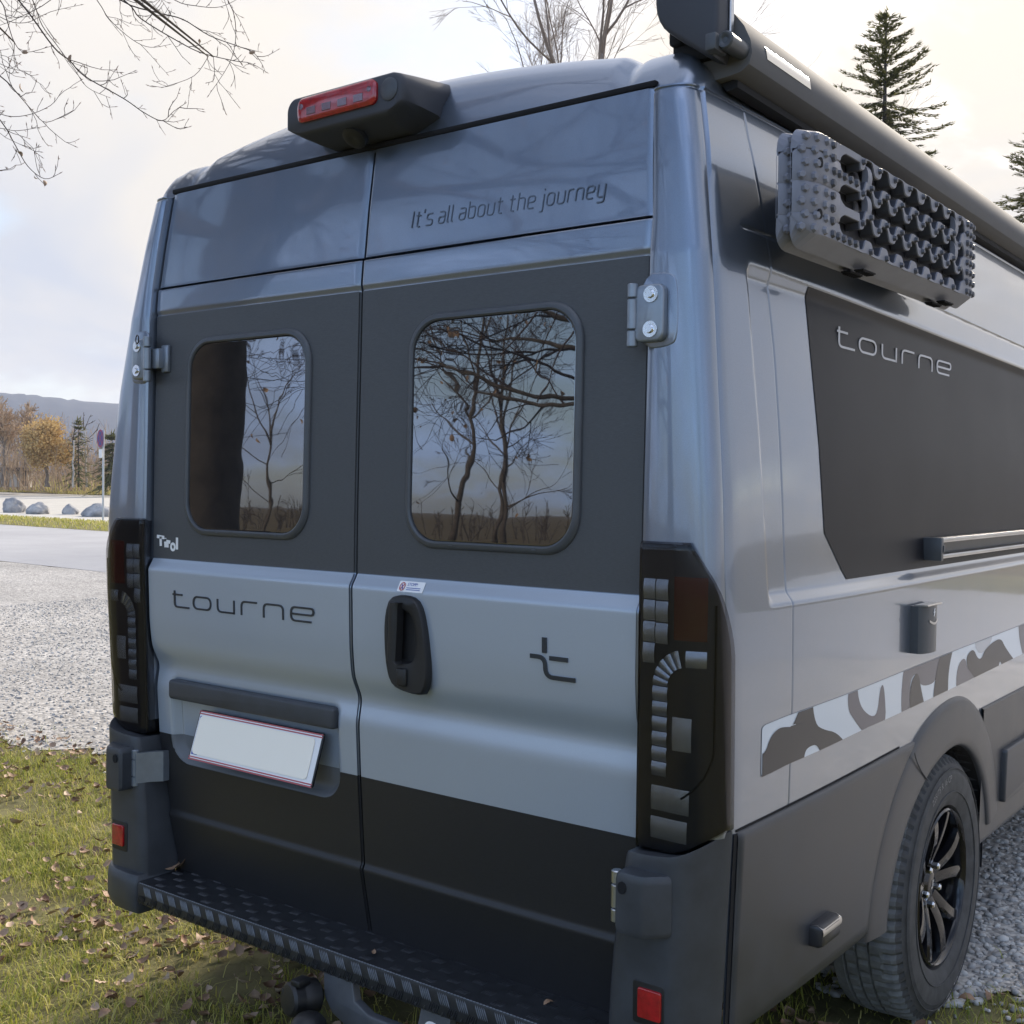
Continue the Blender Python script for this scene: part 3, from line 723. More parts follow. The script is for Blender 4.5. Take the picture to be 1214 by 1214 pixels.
# ---- bumper corners, step, reflectors
def bumper(s):
    P0 = [(.798,.060),(.800,-.035),(.803,-.046),(.810,-.054),(.822,-.057),(.860,-.060),(.895,-.060),(.912,-.057),(.926,-.050),(.938,-.038),(.949,-.022),(.959,-.006),(.968,.010),(.976,.026),(.981,.040),(.970,.050)]
    ztops = [.770,.772,.774,.776,.778,.780,.784,.788,.793,.799,.805,.812,.819,.826,.828,.826]
    def top(i): return ztops[i]+.003
    b = MB(); rows = []
    for f_, k in ((0, 0), (.02, 0), (.12, 0), (.3, 0), (.5, 0), (.7, 0), (.85, 0), (.95, 0), (.985, .0015), (1.0, .008), (1.0, .02)):
        row = []
        for i, (x, y) in enumerate(P0):
            zt = top(i); z = .395+(zt-.395)*f_
            xx = x-(.020*(1-f_) if x > .9 else .010*(1-f_)*(x > .85))-(0 if i < 2 else 0)
            if i < 6: xx += (wd(z)-.0005-.796)*(1, 1, .95, .85, .6, .2)[i]
            c = (.90, .02); q = (xx+(c[0]-xx)*k*2.2, y+(c[1]-y)*k*2.2); row.append((s*q[0], q[1], z))
        rows.append(row)
    b.loft(rows, 0, False, False, closed=False)
    b.loft([rows[-1], [(s*.90, .03, rows[-1][0][2]+.003)]*len(P0)], 0, False, False, closed=False)
    o = b.build('bumper_corner', [M['plastic']], van, angle=45); recalc(o)
    b = MB(); rows = []
    P1 = [(.752,.05),(.754,-.074),(.760,-.080),(.80,-.083),(.86,-.080),(.90,-.070),(.925,-.052),(.945,-.028),(.962,0),(.974,.025),(.985,.05)]
    for z, k in ((.292,.10),(.298,.04),(.325,.0),(.375,0),(.392,.012),(.402,.05),(.404,.12)):
        c = (.85, .03); rows.append([(s*(x+(c[0]-x)*(k+(.22 if z < .3 else .0)*(x > .85))), y+(c[1]-y)*k*1.6, z) for x, y in P1])
    b.loft(rows, 0, False, False, closed=False); b.loft([rows[-1], [(s*.86, .04, .404)]*len(P1)], 0, False, False, closed=False)
    recalc(b.build('bumper_foot', [M['plastic']], o, angle=45))
    b = MB(); xr0, xr1 = (.832, .888)
    b.prism([(s*x, z) for x, z in rrect(xr0-.009, xr1+.004, .452, .535, .006, 3)], lambda a, c, h: (a, -.0575-h, c), .003, .001)
    recalc(b.build('reflector_pocket', [M['black']], o))
    b = MB(); b.prism([(s*x, z) for x, z in rrect(xr0+.004, xr1-.001, .466, .524, .004, 3)], lambda a, c, h: (a, -.0600-h, c), .006, .002)
    recalc(b.build('reflector', [M['red']], o, label='red reflector in the bumper corner'))
bumper(1); bumper(-1)

st = MB(); st.loft([[(x, y, z) for y, z in ((.085,.326),(-.068,.326),(-.0745,.332),(-.0762,.382),(-.074,.3865),(-.070,.388),(.085,.388))] for x in (-.751, -.749, 0, .749, .751)], 0)
step = st.build('rear_step', [M['tread']], van, angle=40); recalc(step)
def lens(mb, c, ax, nrm, ln, wd_, ht, mi=0):
    c, ax, nrm = Vector(c), Vector(ax).normalized(), Vector(nrm).normalized(); si = nrm.cross(ax)
    rings = []
    for t, k in ((-1, .15), (-.6, .8), (0, 1), (.6, .8), (1, .15)):
        p = c+ax*(ln/2*t); rings.append([p-si*wd_/2*k, p-si*wd_*.22*k+nrm*ht*k, p+si*wd_*.22*k+nrm*ht*k, p+si*wd_/2*k])
    mb.loft(rings, mi, True, True, closed=False)
bt = MB(); bw = MB(); n = 0
for i, xx in enumerate(np.arange(-.725, .735, .0485)):
    for j, yy in enumerate(np.arange(-.055, .066, .030)):
        a = R(38) if (i+j) % 2 else R(128)-R(90)*0
        a = R(8) if (i+j) % 2 else R(98)
        for k in range(5):
            o_ = (k-2)*.0062
            if (i+j) % 2: lens(bt, (xx+o_, yy+.002, .388), (.25, 1, 0), (0, 0, 1), .022, .0040, .0026)
for i, xx in enumerate(np.arange(-.735, .745, .0265)):
    up = i % 2
    for k in range(5):
        o_ = (k-2)*.0058
        lens(bw if up else bt, (xx+o_+(.003 if up else 0), -.0765, .368 if up else .343), (-.42 if up else .42, 0, 1), (0, -1, 0), .030 if up else .026, .0033, .0020)
    lens(bt, (xx, -.0765, .335), (.42, 0, 1), (0, -1, 0), .014, .004, .0018)
for i, xx in enumerate(np.arange(-.74, .745, .009)): lens(bw, (xx, -.0745, .3872), (1, 0, 0), (0, -.6, 1), .0088, .003, .0009)
recalc(bt.build('tread_bars', [M['treadbar']], step, kind='stuff')); recalc(bw.build('worn_tread_bars', [M['worn']], step, kind='stuff'))

# ---- tow bar
tb = empty('tow_bar'); tb.parent = van
b = MB()
U = [(-.030,.345),(-.028,.27),(.0,.235),(.05,.215),(.26,.200),(.345,.215),(.365,.26),(.365,.345),(.285,.345),(.270,.285),(.235,.262),(.12,.262),(.075,.282),(.062,.345)]
b.prism(U, lambda a, c, h: (a, -.045-h, c), .022, .004); recalc(b.build('bracket', [M['towsteel']], tb))
b = MB(); b.prism(rrect(.292,.338,.222,.305,.02,5), lambda a, c, h: (a, -.0675-h, c), .001, 0)
for z in (.288,.283): stroke(b, [(.303,z),(.327,z)], .003, lambda a, c, h: (a, -.0688-h, c), .0003, 1)
for z in (.268,.262,.256,.248,.242): stroke(b, [(.300,z),(.330,z)], .0012, lambda a, c, h: (a, -.0688-h, c), .0003, 1)
recalc(b.build('type_plate', [M['white'], M['letter']], tb))
def lathe_pts(mb, c, ax, prof, n=24, mi=0):
    ax = Vector(ax).normalized(); u = ax.orthogonal().normalized(); v = ax.cross(u)
    mb.loft([[Vector(c)+ax*h+(u*math.cos(2*math.pi*k/n)+v*math.sin(2*math.pi*k/n))*r for k in range(n)] for h, r in prof], mi)
b = MB(); lathe_pts(b, (-.055, -.060, .262), (-.25, -1, .1), [(0,.030),(.010,.042),(.045,.044),(.05,.041),(.053,.041),(.075,.040),(.082,.034),(.084,.022)])
b.rbox((-.055, -.115, .312), (.03, .04, .016), .004, 2); b.rbox((-.097, -.12, .265), (.012, .03, .05), .004, 2)
recalc(b.build('socket', [M['black']], tb))
b = MB(); lathe_pts(b, (.010, -.150, .135), (0, 0, 1), [(0,.030),(.05,.032),(.052,.040),(.10,.043),(.112,.040),(.125,.030),(.132,.016),(.134,.002)])
b.rbox((.048, -.155, .245), (.018, .018, .014), .004, 2); recalc(b.build('ball_cap', [M['black']], tb))
b = MB()
for a0 in (-2.2, -1.3, -.4): b.grid(lambda a, z: (.010+.0437*math.cos(a), -.150+.0437*math.sin(a), z), np.linspace(a0, a0+.45, 5), [.190, .216], 0)
b.build('ball_cap_print', [M['white']], tb)
b = MB(); b.tube([(.010,-.150,.14),(.010,-.150,.10),(.03,-.12,.085),(.06,-.05,.12),(.07,-.03,.20)], [.014,.014,.018,.024,.026], 10); recalc(b.build('ball_neck', [M['black']], tb))

# ---- right side: cladding panel, wheel arch flare, moulding, foil, camouflage, fittings
def side_poly(mb, poly, th, off, mi=0, dy=.06, keep=None):
    """flat print or panel: polygon in (Y,z) cut into strips so that it lies on the curved side"""
    bm = bmesh.new(); vs_ = [bm.verts.new((p[0], p[1], 0)) for p in poly]; bm.faces.new(vs_)
    bmesh.ops.triangulate(bm, faces=bm.faces[:])
    ys = [p[0] for p in poly]
    for y in np.arange(math.floor(min(ys)/dy)*dy, max(ys), dy):
        bmesh.ops.bisect_plane(bm, geom=bm.verts[:]+bm.edges[:]+bm.faces[:], plane_co=(y, 0, 0), plane_no=(1, 0, 0))
    if keep:
        for fn_ in keep: fn_(bm)
    if th:
        bmesh.ops.recalc_face_normals(bm, faces=bm.faces[:])
        r = bmesh.ops.extrude_face_region(bm, geom=bm.faces[:]); 
        for v in r['geom']:
            if isinstance(v, bmesh.types.BMVert): v.co.z += th
    for v in bm.verts: v.co = Vector((xs(v.co.y, v.co.x)+off+v.co.z, v.co.x, v.co.y))
    mb.bm(bm, mi)
def prof_extrude(mb, Ys, secfn, mi=0, cap=True): mb.loft([[p for p in secfn(Y)] for Y in Ys], mi, cap, cap)
# rear side cladding: top edge rolled, forward edge follows the flare
def clad_front(z): return 1.325-.565*math.sqrt(max(.0, 1-((z-WZ)/.50)**2))-.0
b = MB(); Zc = uniq([.40,.405,.415], np.linspace(.44,.78,9), [.80,.806,.812,.816,.819,.821,.823])
def clad_pt(u, z):
    Y = .061+(clad_front(z)-.061)*u; h = .010
    z += .012*min(1, Y); rl = max(0, (z-.012*min(1, Y)-.803)/.020); h = .010*math.sqrt(max(0, 1-rl**2.2))
    e = min(1, u*(clad_front(z)-.046)/.008); h = h*(.4+.6*e)
    e2 = min(1, (1-u)*(clad_front(z)-.046)/.012); h *= (.3+.7*e2)
    if z < .42: h -= .02*(.42-z)/.02
    return (xs(max(z, .36), Y)+h, Y, z)
us = uniq([0,.004,.01,.02], np.linspace(.05,.93,18), [.97,.985,1])
b.grid(clad_pt, us, Zc)
clad = b.build('side_cladding', [M['cladding']], van, angle=60)
b = MB(); stroke(b, [(y, .8265+.012*min(1, y)) for y in np.arange(.055, .99, .05)], .005, lambda a, c, h: (xs(c, a)+.0006+h, a, c), .0004); stroke(b, [(.054, z) for z in np.linspace(.41, .822, 12)], .014, lambda a, c, h: (xs(c, max(a, .05))+.0015+h, a, c), .0005); b.build('cladding_gap', [M['void']], van)
# flare
def flare_c(t):                              # angle from the rear foot over the top to the front foot
    return t
ANG = np.linspace(R(177), R(12), 44)
b = MB(); prof = [(.002,-.05),(.0,.006),(.003,.013),(.010,.017),(.03,.0175),(.06,.0165),(.09,.0145),(.11,.0125),(.124,.010),(.133,.006),(.138,.0),(.140,-.005)]
def flare_pt(a, d, h):
    rz = .393
    ry = .507 if math.cos(a) < 0 else .40; Y = 1.38+(ry+d)*math.cos(a); z = WZ+(rz+d*1.02)*math.sin(a)
    return (xs(min(max(z, .4), 1.2), max(Y, .3))+h, Y, z)
b.loft([[flare_pt(a, d, h) for d, h in prof] for a in ANG], 0, True, True, closed=False)
recalc(b.build('wheel_arch_flare', [M['cladding']], van, angle=60))
b = MB(); stroke(b, [(flare_pt(R(124)-.10*(1-d/.14)**2, d, 0)[1], flare_pt(R(124)-.10*(1-d/.14)**2, d, 0)[2]) for d in np.linspace(.138, .002, 9)], .005, lambda a, c, h: (xs(c, a)+.0188+h, a, c), .0003); b.build('flare_gap', [M['void']], van)
b = MB(); b.loft([[flare_pt(a, 0, -.001)]+[(x_, 1.38+(.51 if math.cos(a) < 0 else .403)*math.cos(a), WZ+.396*math.sin(a)) for x_ in (.93, .80, .66)] for a in np.linspace(R(176), R(-8), 30)], 0, False, False, closed=False)
b.grid(lambda y, z: (.66, y, z), np.linspace(.85, 1.9, 4), np.linspace(.2, .85, 4)); b.build('arch_liner', [M['void']], van)
# forward sill cladding, its raised moulding and straight top edge
b = MB(); b.grid(lambda Y, z: (xs(z, Y)+(.008 if .41 < z < .826 else .001), Y, z), uniq([1.70], np.arange(1.75,4.4,.2)), [.40,.412,.42,.6,.75,.815,.8255,.829]); fs = b.build('side_cladding', [M['cladding']], van, angle=60)
b = MB(); b.prism(rrect(1.925,4.2,.492,.664,.012,4), lambda a, c, h: (xs(c, a)+.008+h, a, c), .018, .007); recalc(b.build('moulding', [M['cladding']], fs))
# bright shoulder strip is the recess ledge; charcoal foil on the side
b = MB(); Yz = lambda z: .442+(1.938-z)/(1.938-1.395)*.047 if z > 1.395 else .489+(1.395-z)/(1.395-1.288)*.113
Zf = uniq(np.linspace(1.286,1.39,7), [1.395], np.linspace(1.42,1.86,10), np.linspace(1.875,1.945,11))
def ff(u, z): Y = Yz(z)+(4.2-Yz(z))*u**1.6; zt = z-(.014*Y*max(0, (z-1.4)/.545) if z > 1.4 else 0); return (xs(zt, Y)+.0014, Y, zt)
b.grid(ff, np.linspace(0, 1, 34), Zf); sf = b.build('charcoal_side_foil', [M['sidefoil']], van)
b = MB(); k = .865/14.2
def fs_(a, c, h): Y = .602+a*k; return (xs(1.84, Y)+.0018+h, Y, 1.8255+c*.0345)
write(b, glyphs_tourne(), lambda a, c, h: fs_(a, c, h), .0012, .15); recalc(b.build('lettering', [M['lightletter']], sf))
# camouflage stripe
def zt_(Y): return 1.018+.0065*math.tanh(Y*2.2)*1.6+.0145*Y if Y < 2.2 else 1.05
def zt_(Y): return float(np.interp(Y, [.0,.17,.257,.63,.955,1.456,2.164,4.2], [1.012,1.018,1.022,1.027,1.033,1.040,1.047,1.06]))
def zb_(Y): return float(np.interp(Y, [.0,.18,.27,.45,.66,.97,1.42,2.19,4.2], [.912,.914,.919,.921,.926,.928,.933,.946,.965]))
def camo(mb, poly, off, mi, smooth=True):
    P = []
    for Y, z in poly:
        t = (z-zb_(Y))/(zt_(Y)-zb_(Y))
        if t > .93: t = 1.25
        if t < .08: t = -.25
        P.append((Y, t))
    P = chaikin(P, 2) if smooth else P
    bm = bmesh.new(); vv = [bm.verts.new((p[0], p[1], 0)) for p in P]; bm.faces.new(vv); bmesh.ops.triangulate(bm, faces=bm.faces[:])
    for co, no in (((0, .004, 0), (0, -1, 0)), ((0, .996, 0), (0, 1, 0)), ((.158, 0, 0), (-1, 0, 0))):
        bmesh.ops.bisect_plane(bm, geom=bm.verts[:]+bm.edges[:]+bm.faces[:], plane_co=co, plane_no=no, clear_outer=True)
    for y in np.arange(.16, 4.2, .04): bmesh.ops.bisect_plane(bm, geom=bm.verts[:]+bm.edges[:]+bm.faces[:], plane_co=(y, 0, 0), plane_no=(1, 0, 0))
    bmesh.ops.recalc_face_normals(bm, faces=bm.faces[:])
    for v in bm.verts:
        Y, t = v.co.x, v.co.y; z = zb_(Y)+(zt_(Y)-zb_(Y))*t; v.co = Vector((xs(z, Y)+off, Y, z))
    for f in bm.faces:
        if f.normal.x < 0: pass
    mb.bm(bm, mi)
b = MB()
def cf(Y, t):
    z = zb_(Y)+(zt_(Y)-zb_(Y))*t
    if Y < .173: k_ = math.sqrt(max(0, 1-((.173-Y)/.018)**2)); zc_ = (zb_(Y)+zt_(Y))/2; hh = (zt_(Y)-zb_(Y))/2; z = zc_+(z-zc_)*(1-.16*(1-k_))
    return (xs(z, Y)+.0010, Y, z)
b.grid(cf, uniq([.155,.157,.160,.165,.173], np.arange(.19,4.2,.04)), np.linspace(0, 1, 6), 0)
C_ = dict(
 d1=[(.14,.963),(.169,.960),(.191,.991),(.227,1.003),(.259,1.0),(.285,.996),(.303,1.008),(.336,1.020),(.378,1.020),(.402,.984),(.447,.965),(.526,.946),(.60,.920),(.452,.915),(.421,.937),(.378,.940),(.353,.932),(.351,.91),(.264,.905),(.183,.905),(.14,.908)],
 m1=[(.581,1.03),(.605,1.03),(.628,1.03),(.654,.988),(.731,.95),(.778,.949),(.787,1.016),(.815,1.019),(.849,.925),(.717,.920),(.623,.96),(.58,.992)],
 m2=[(.955,1.034),(1.08,1.036),(1.202,1.036),(1.275,1.038),(1.233,.996),(1.214,.968),(1.096,.975),(1.068,1.009),(1.033,1.016),(1.005,.991),(1.026,.925),(.962,.925),(.944,.974)],
 d2=[(1.044,1.017),(1.074,1.011),(1.096,.975),(1.150,.925),(1.085,.925),(1.025,.925),(1.006,.984)],
 d3=[(1.263,1.04),(1.32,1.04),(1.377,1.04),(1.333,.991),(1.344,.930),(1.27,.928),(1.208,.928),(1.216,.983)],
 m3=[(1.412,.99),(1.488,1.014),(1.525,.968),(1.628,.952),(1.652,.930),(1.54,.928),(1.422,.928)],
 l1=[(1.581,1.045),(1.68,1.045),(1.777,1.045),(1.765,1.022),(1.649,.996),(1.583,1.032)],
 d4=[(1.517,.978),(1.502,1.012),(1.57,1.028),(1.62,.991),(1.666,.985),(1.691,1.008),(1.78,1.025),(1.875,1.028),(1.933,.991),(2.10,.945),(1.96,.940),(1.926,.947),(1.873,.964),(1.862,.935),(1.646,.932),(1.555,.958)],
 m4=[(2.078,1.047),(2.13,1.047),(2.20,1.048),(2.24,.945),(2.19,.945),(2.105,1.001)])
lay = 0
for key, mi in (('l1',3),('m1',2),('m2',2),('m3',2),('m4',2),('d1',1),('d2',1),('d3',1),('d4',1)):
    camo(b, C_[key], .0014 if mi in (2, 3) else .0018, mi)
for sh in (2.12, 3.1):
    for key, mi in (('m1',2),('d1',1),('d3',1)):
        camo(b, [(Y+sh, z+.017) for Y, z in C_[key]], .0014 if mi == 2 else .0018, mi)
cs = b.build('camouflage_stripe', [M['camobase'], M['camodark'], M['camomid'], M['camolite']], van, angle=60); recalc(cs)
# awning light rail, socket cover, side marker lamp
b = MB()
for z, hgt in ((1.363,.014),(1.319,.012)): b.rbox((xs(1.34, 1.5)+.030, 2.70, z-.003), (.030, 3.04, hgt), .003, 2)
b.rbox((xs(1.34, 1.5)+.006, 2.70, 1.338), (.008, 3.04, .05), .001, 1, 1)
recalc(b.build('light_rail', [M['alu'], M['frame']], van))
b = MB(); b.rbox((xs(1.34, 1.1)+.024, 1.172, 1.336), (.050, .020, .062), .003, 2); b.rbox((xs(1.34, 1.1)+.05, 1.180, 1.337), (.004, .012, .018), .001, 1); recalc(b.build('rail_end_cap', [M['frame']], van))
b = MB(); rr_ = [(y, z) for y, z in rrect(.915,1.060,1.083,1.205,.012,4)]
yc = 1.062
b.loft([[(xs(z, yc)+h, y, z) for y, h in ((yc-.063,.0),(yc-.063,.020),(yc-.055,.030),(yc-.03,.038),(yc,.041),(yc+.03,.038),(yc+.055,.030),(yc+.065,.020),(yc+.065,.0))] for z in (1.074,1.076,1.08,1.11,1.16,1.190,1.194,1.196)], 0, True, True)
sk = b.build('socket_cover', [M['frame']], van); recalc(sk)
b = MB(); b.rbox((xs(1.2, yc)+.026, yc+.002, 1.1975), (.034, .118, .004), .001, 1); 
b.loft([[(xs(1.17, yc)+.0425-.25*(y-yc)**2*10, y, 1.156-.010*math.cos((y-yc)/.035*1.5)+dz) for dz in (0, .006)] for y in np.linspace(yc-.032, yc+.032, 9)], 0, False, False, closed=False)
b.build('socket_trim', [M['alu']], sk)
b = MB(); stroke(b, [(yc+.004,1.188),(yc-.003,1.178),(yc+.003,1.178),(yc-.004,1.168)], .004, lambda a, c, h: (xs(1.19, yc)+.0412+h, a, c), .0006); b.build('lightning_mark', [M['white']], sk)
b = MB(); b.loft([[(xs(.54, .41)+.008+h, y, z) for y, z in rrect(.395+i, .505-i, .498+i, .548-i, .008, 3)] for h, i in ((0,0),(.022,0),(.030,.004),(.033,.010))])
mk = b.build('marker_lamp', [M['lamphouse']], van); recalc(mk)
b = MB(); b.loft([[(xs(.54, .41)+.010+h, y, z) for h, z in ((0,.5455),(.018,.5475),(.030,.541),(.032,.534),(.031,.526))] for y in (.397,.401,.499,.503)], 0, False, False, closed=False); b.build('marker_lens', [M['alu']], mk)

# ---- wheels
def make_wheel():
    wroot = empty('wheel'); T = MB(); NS = 216
    prof = [(.215,.10),(.222,.030),(.228,.010),(.250,.0),(.285,-.004),(.318,-.002),(.335,.006),(.345,.010),(.352,.014),(.362,.022),(.368,.034),(.371,.055)]
    tr_ = []
    for x0, x1 in ((.062,.088),(.096,.122),(.130,.156)): tr_ += [(.3715,x0),(.372,x1),(.363,x1+.0015),(.363,x1+.0065)]
    prof = prof+tr_+[(.371,.166),(.366,.196),(.345,.212),(.30,.222),(.25,.215),(.22,.20)]
    def tp(i, j):
        a = 2*math.pi*i/NS; r, x = prof[j]
        if 8 <= j <= 11 and i % 3 == 0: r -= .008
        if j in (12, 13, 16, 17, 20, 21) and (i+(j//4)*2) % 4 == 0: r -= .005
        return (-x, r*math.cos(a), r*math.sin(a))
    P = [tp(i, j) for i in range(NS) for j in range(len(prof))]; n = len(prof)
    for i in range(NS):
        for j in range(n-1):
            pass
    F = [(i*n+j, ((i+1) % NS)*n+j, ((i+1) % NS)*n+j+1, i*n+j+1) for i in range(NS) for j in range(n-1)]
    T.add(P, F); T.m = [1 if 9 <= f % (n-1) else 0 for f in range(len(F))]
    # raised size letters and moulded rings
    def onwall(a, r, h=0): return (.0045+h-(.004 if r > .318 else 0), r*math.sin(a), r*math.cos(a))
    tx = MB(); textmesh(tx, '225/75 R 16 CP', lambda a, c, h: onwall(-.52+a*3.4, .300+c, .0006), .026)
    ty = T.build('tyre', [M['tyre'], M['tyretread']], wroot, angle=18); recalc(ty)
    tl = tx.build('tyre_lettering', [simple('tyre_letter', (.20,.20,.205), .6)], ty)
    for r in (.268, .333):
        q = MB(); q.tube([onwall(2*math.pi*k/90, r, -.001) for k in range(91)], .0018, 5); q.build('moulded_ring', [M['tyre']], ty)
    Rm = MB()
    def lz(mb, pr_, n=72): mb.loft([[(x, r*math.cos(2*math.pi*k/n), r*math.sin(2*math.pi*k/n)) for k in range(n)] for r, x in pr_], 0, False, False)
    lz(Rm, [(.222,-.028),(.219,-.010),(.214,-.006),(.209,-.010),(.206,-.022),(.203,-.06),(.190,-.11),(.18,-.19)])
    lz(Rm, [(.18,-.125),(.10,-.12),(.0005,-.12)])
    for k in range(5):
        a0 = 2*math.pi*k/5+.25
        for sg in (-1, 1):
            rings = []
            for t in np.linspace(0, 1, 9):
                r = .042+(.208-.042)*t; a = a0+sg*(.22+.10*t-.05*math.sin(t*math.pi)); w_ = (.034-.008*t)/2*(1+.35*t*t); x = -.052+.024*math.sin(t*math.pi*.62)+.012*t
                c = np.array([r*math.cos(a), r*math.sin(a)]); d = np.array([-math.sin(a), math.cos(a)])
                rings.append([(x-.020, *(c-d*w_*1.2)), (x-.004, *(c-d*w_)), (x+.002, *(c-d*w_*.5*sg)), (x, *(c+d*w_)), (x-.020, *(c+d*w_*1.2))])
            Rm.loft(rings, 0, True, True)
    lathe_pts(Rm, (-.075,0,0), (1,0,0), [(0,.075),(.012,.072),(.022,.060),(.030,.040),(.034,.036),(.036,.030),(.036,.001)], 30)
    ri_ = Rm.build('rim', [M['rim']], wroot, angle=40); recalc(ri_)
    for k in range(5):
        a = 2*math.pi*(k+.5)/5+.25; q = MB(); lathe_pts(q, (-.052, .057*math.cos(a), .057*math.sin(a)), (1,0,0), [(0,.0105),(.018,.0105),(.022,.007),(.023,.001)], 6)
        q.build('wheel_bolt', [M['chrome']], ri_)
    q = MB(); stroke(q, [(-.012,-.008),(.0,-.008),(.0,.008),(.012,.008)], .006, lambda a, c, h: (-.0385+h, a, c), .001); q.build('hub_emblem', [M['zinc']], ri_)
    return wroot
wheel = make_wheel(); wheel.parent = van; wheel.location = (1.0, WY, WZ)
def copy_tree(o, parent):
    c = o.copy(); COL.objects.link(c); c.parent = parent
    for ch in list(o.children): copy_tree(ch, c)
    return c
for x, y, rz in ((-1.0, WY, math.pi), (.985, 5.39, 0), (-.985, 5.39, math.pi)):
    c = copy_tree(wheel, van); c.location = (x, y, WZ); c.rotation_euler = (R(37)*(y > 2)+.3, 0, rz)

# ---- underbody and cab (mostly out of view)
b = MB(); b.rbox((0, 2.6, .40), (1.62, 4.9, .16), .02, 1); b.rbox((0, 1.35, .36), (1.5, .10, .10), .02, 1); b.rbox((-.2, .65, .34), (.5, .5, .18), .03, 1); b.rbox((0, 2.4, .85), (1.7, 4.4, .8), 0, 1)  # dark boxes added to block light beneath and inside the van
b.build('underbody_block', [M['black']], van)
b = MB(); secs = []
for Y, hw, z0, z1, rr in ((4.42,1.02,.36,2.46,.12),(4.7,1.02,.36,2.44,.14),(5.0,1.01,.36,2.36,.2),(5.35,1.0,.40,1.95,.25),(5.65,.99,.40,1.50,.22),(5.95,.96,.40,1.22,.2),(6.15,.90,.42,1.05,.2),(6.28,.78,.46,.85,.15)):
    secs.append([(x*(1-.11*max(0,(z-1.3))/1.2), Y, z) for x, z in rrect(-hw, hw, z0, z1, rr, 6)])
b.loft(secs, 0, True, True); cab = b.build('cab', [M['paint']], van, angle=50); recalc(cab)
b = MB(); b.grid(lambda u, v: (u*(.88-.10*v), 5.03+.335*(1-v)+.012, 2.30-.36*(1-v)+.012) , np.linspace(-1, 1, 9), np.linspace(0, 1, 4)); b.build('windscreen', [M['pane']], cab)

# ---- roof awning, its end cap, bracket and badge
AW = [(.868,2.318),(.930,2.326),(.944,2.340),(.950,2.365),(.946,2.392),(.934,2.420),(.918,2.440),(.898,2.456),(.870,2.468),(.84,2.474),(.80,2.470),(.782,2.45),(.79,2.40),(.83,2.345)]
AW = [(.868,2.318),(.924,2.324),(.942,2.336),(.948,2.358),(.944,2.384),(.930,2.414),(.910,2.440),(.886,2.462),(.855,2.484),(.82,2.50),(.79,2.49),(.775,2.46),(.79,2.40),(.83,2.345)]
b = MB(); b.loft([[(x, Y, z) for x, z in AW] for Y in (.135,.137,2.0,4.3)]); awn = b.build('awning', [M['awning']], van, angle=40); recalc(awn)
CP = [(.905,2.338),(.908,2.44),(.905,2.535),(.88,2.568),(.83,2.575),(.785,2.552),(.765,2.51),(.764,2.462),(.776,2.428),(.800,2.404),(.84,2.376),(.88,2.345)]
b = MB(); b.prism(chaikin(CP, 1), lambda a, c, h: (a, .125-h, c), .060, .010); ec = b.build('end_cap', [M['awncap']], awn, angle=40); recalc(ec)
b = MB(); b.rbox((.910, .118, 2.455), (.006, .016, .20), .002, 1); b.build('cap_edge', [M['alu']], awn)
b = MB(); lathe_pts(b, (.925, .060, 2.365), (0, 1, 0), [(.004,.006),(.001,.010),(.0,.015),(.004,.018),(.03,.018),(.09,.018)], 22); b.rbox((.902, .07, 2.362), (.024, .05, .034), .004, 2); recalc(b.build('roller_end', [M['frame']], awn))
b = MB(); b.rbox((.825, .20, 2.385), (.10, .16, .05), .008, 2); b.rbox((.79, .12, 2.412), (.03, .03, .03), .006, 2); b.rbox((.80, 2.2, 2.40), (.06, 4.0, .03), .006, 1); recalc(b.build('bracket', [M['matt']], awn))
b = MB(); b.loft([[(x+o_, Y, z) for x, z, o_ in ((.9475,2.364,.0012),(.9455,2.374,.0015),(.9440,2.384,.0015),(.9404,2.3915,.0012))] for Y in (.205,.207,.425,.427)], 0, False, False, closed=False); b.build('badge', [M['mirror']], awn)
b = MB(); b.loft([[(.880,Y,2.300),(.905,Y,2.304),(.905,Y,2.318),(.86,Y,2.330)] for Y in (.16,4.3)]); recalc(b.build('adapter_rail', [M['matt']], awn))

# ---- high brake light with reversing camera
b = MB()
def br(y, w_, z0, z1, r): return [(x, y, z) for x, z in rrect(-w_, w_, z0, z1, r, 6)]
b.loft([br(.11,.205,2.318,2.445,.03), br(.055,.205,2.322,2.440,.035), br(.0,.200,2.325,2.435,.035), br(-.045,.192,2.335,2.430,.030), br(-.058,.188,2.339,2.428,.028), br(-.062,.182,2.344,2.423,.024)])
for v in range(len(b.v)):
    x, y, z = b.v[v]
    k = max(0, (abs(x)-.10)/.10)*(1 if z < 2.36 else 0); b.v[v] = (x*(1-.30*k*(2.36-z)/.03 if k else 1), y, z-.010*(abs(x)/.2)**2)
bk = b.build('brake_light', [M['awncap']], van, angle=45); recalc(bk)
b = MB(); b.loft([[(x, y, z-.010*(abs(x)/.2)**2) for x, z in rrect(-.142+i, .118-i, 2.360+i, 2.418-i, .018, 5)] for y, i in ((-.058,0),(-.068,0),(-.072,.004),(-.0735,.010))]); recalc(b.build('brake_lens', [M['red']], bk))
b = MB(); lathe_pts(b, (.153,-.060,2.384), (0,-1,0), [(0,.026),(.004,.026),(.006,.022),(.006,.001)], 24); recalc(b.build('cap_disc', [M['frame']], bk))
for x in (-.124, .100):
    b = MB(); lathe_pts(b, (x,-.071,2.392), (0,-1,0), [(0,.007),(.003,.007),(.0032,.003)], 12); b.build('screw', [M['darkred']], bk)
for k in range(4):
    b = MB(); b.rbox((-.09+k*.052, -.0738, 2.378), (.030, .002, .018), .0008, 1); b.build('led', [M['darkred']], bk)
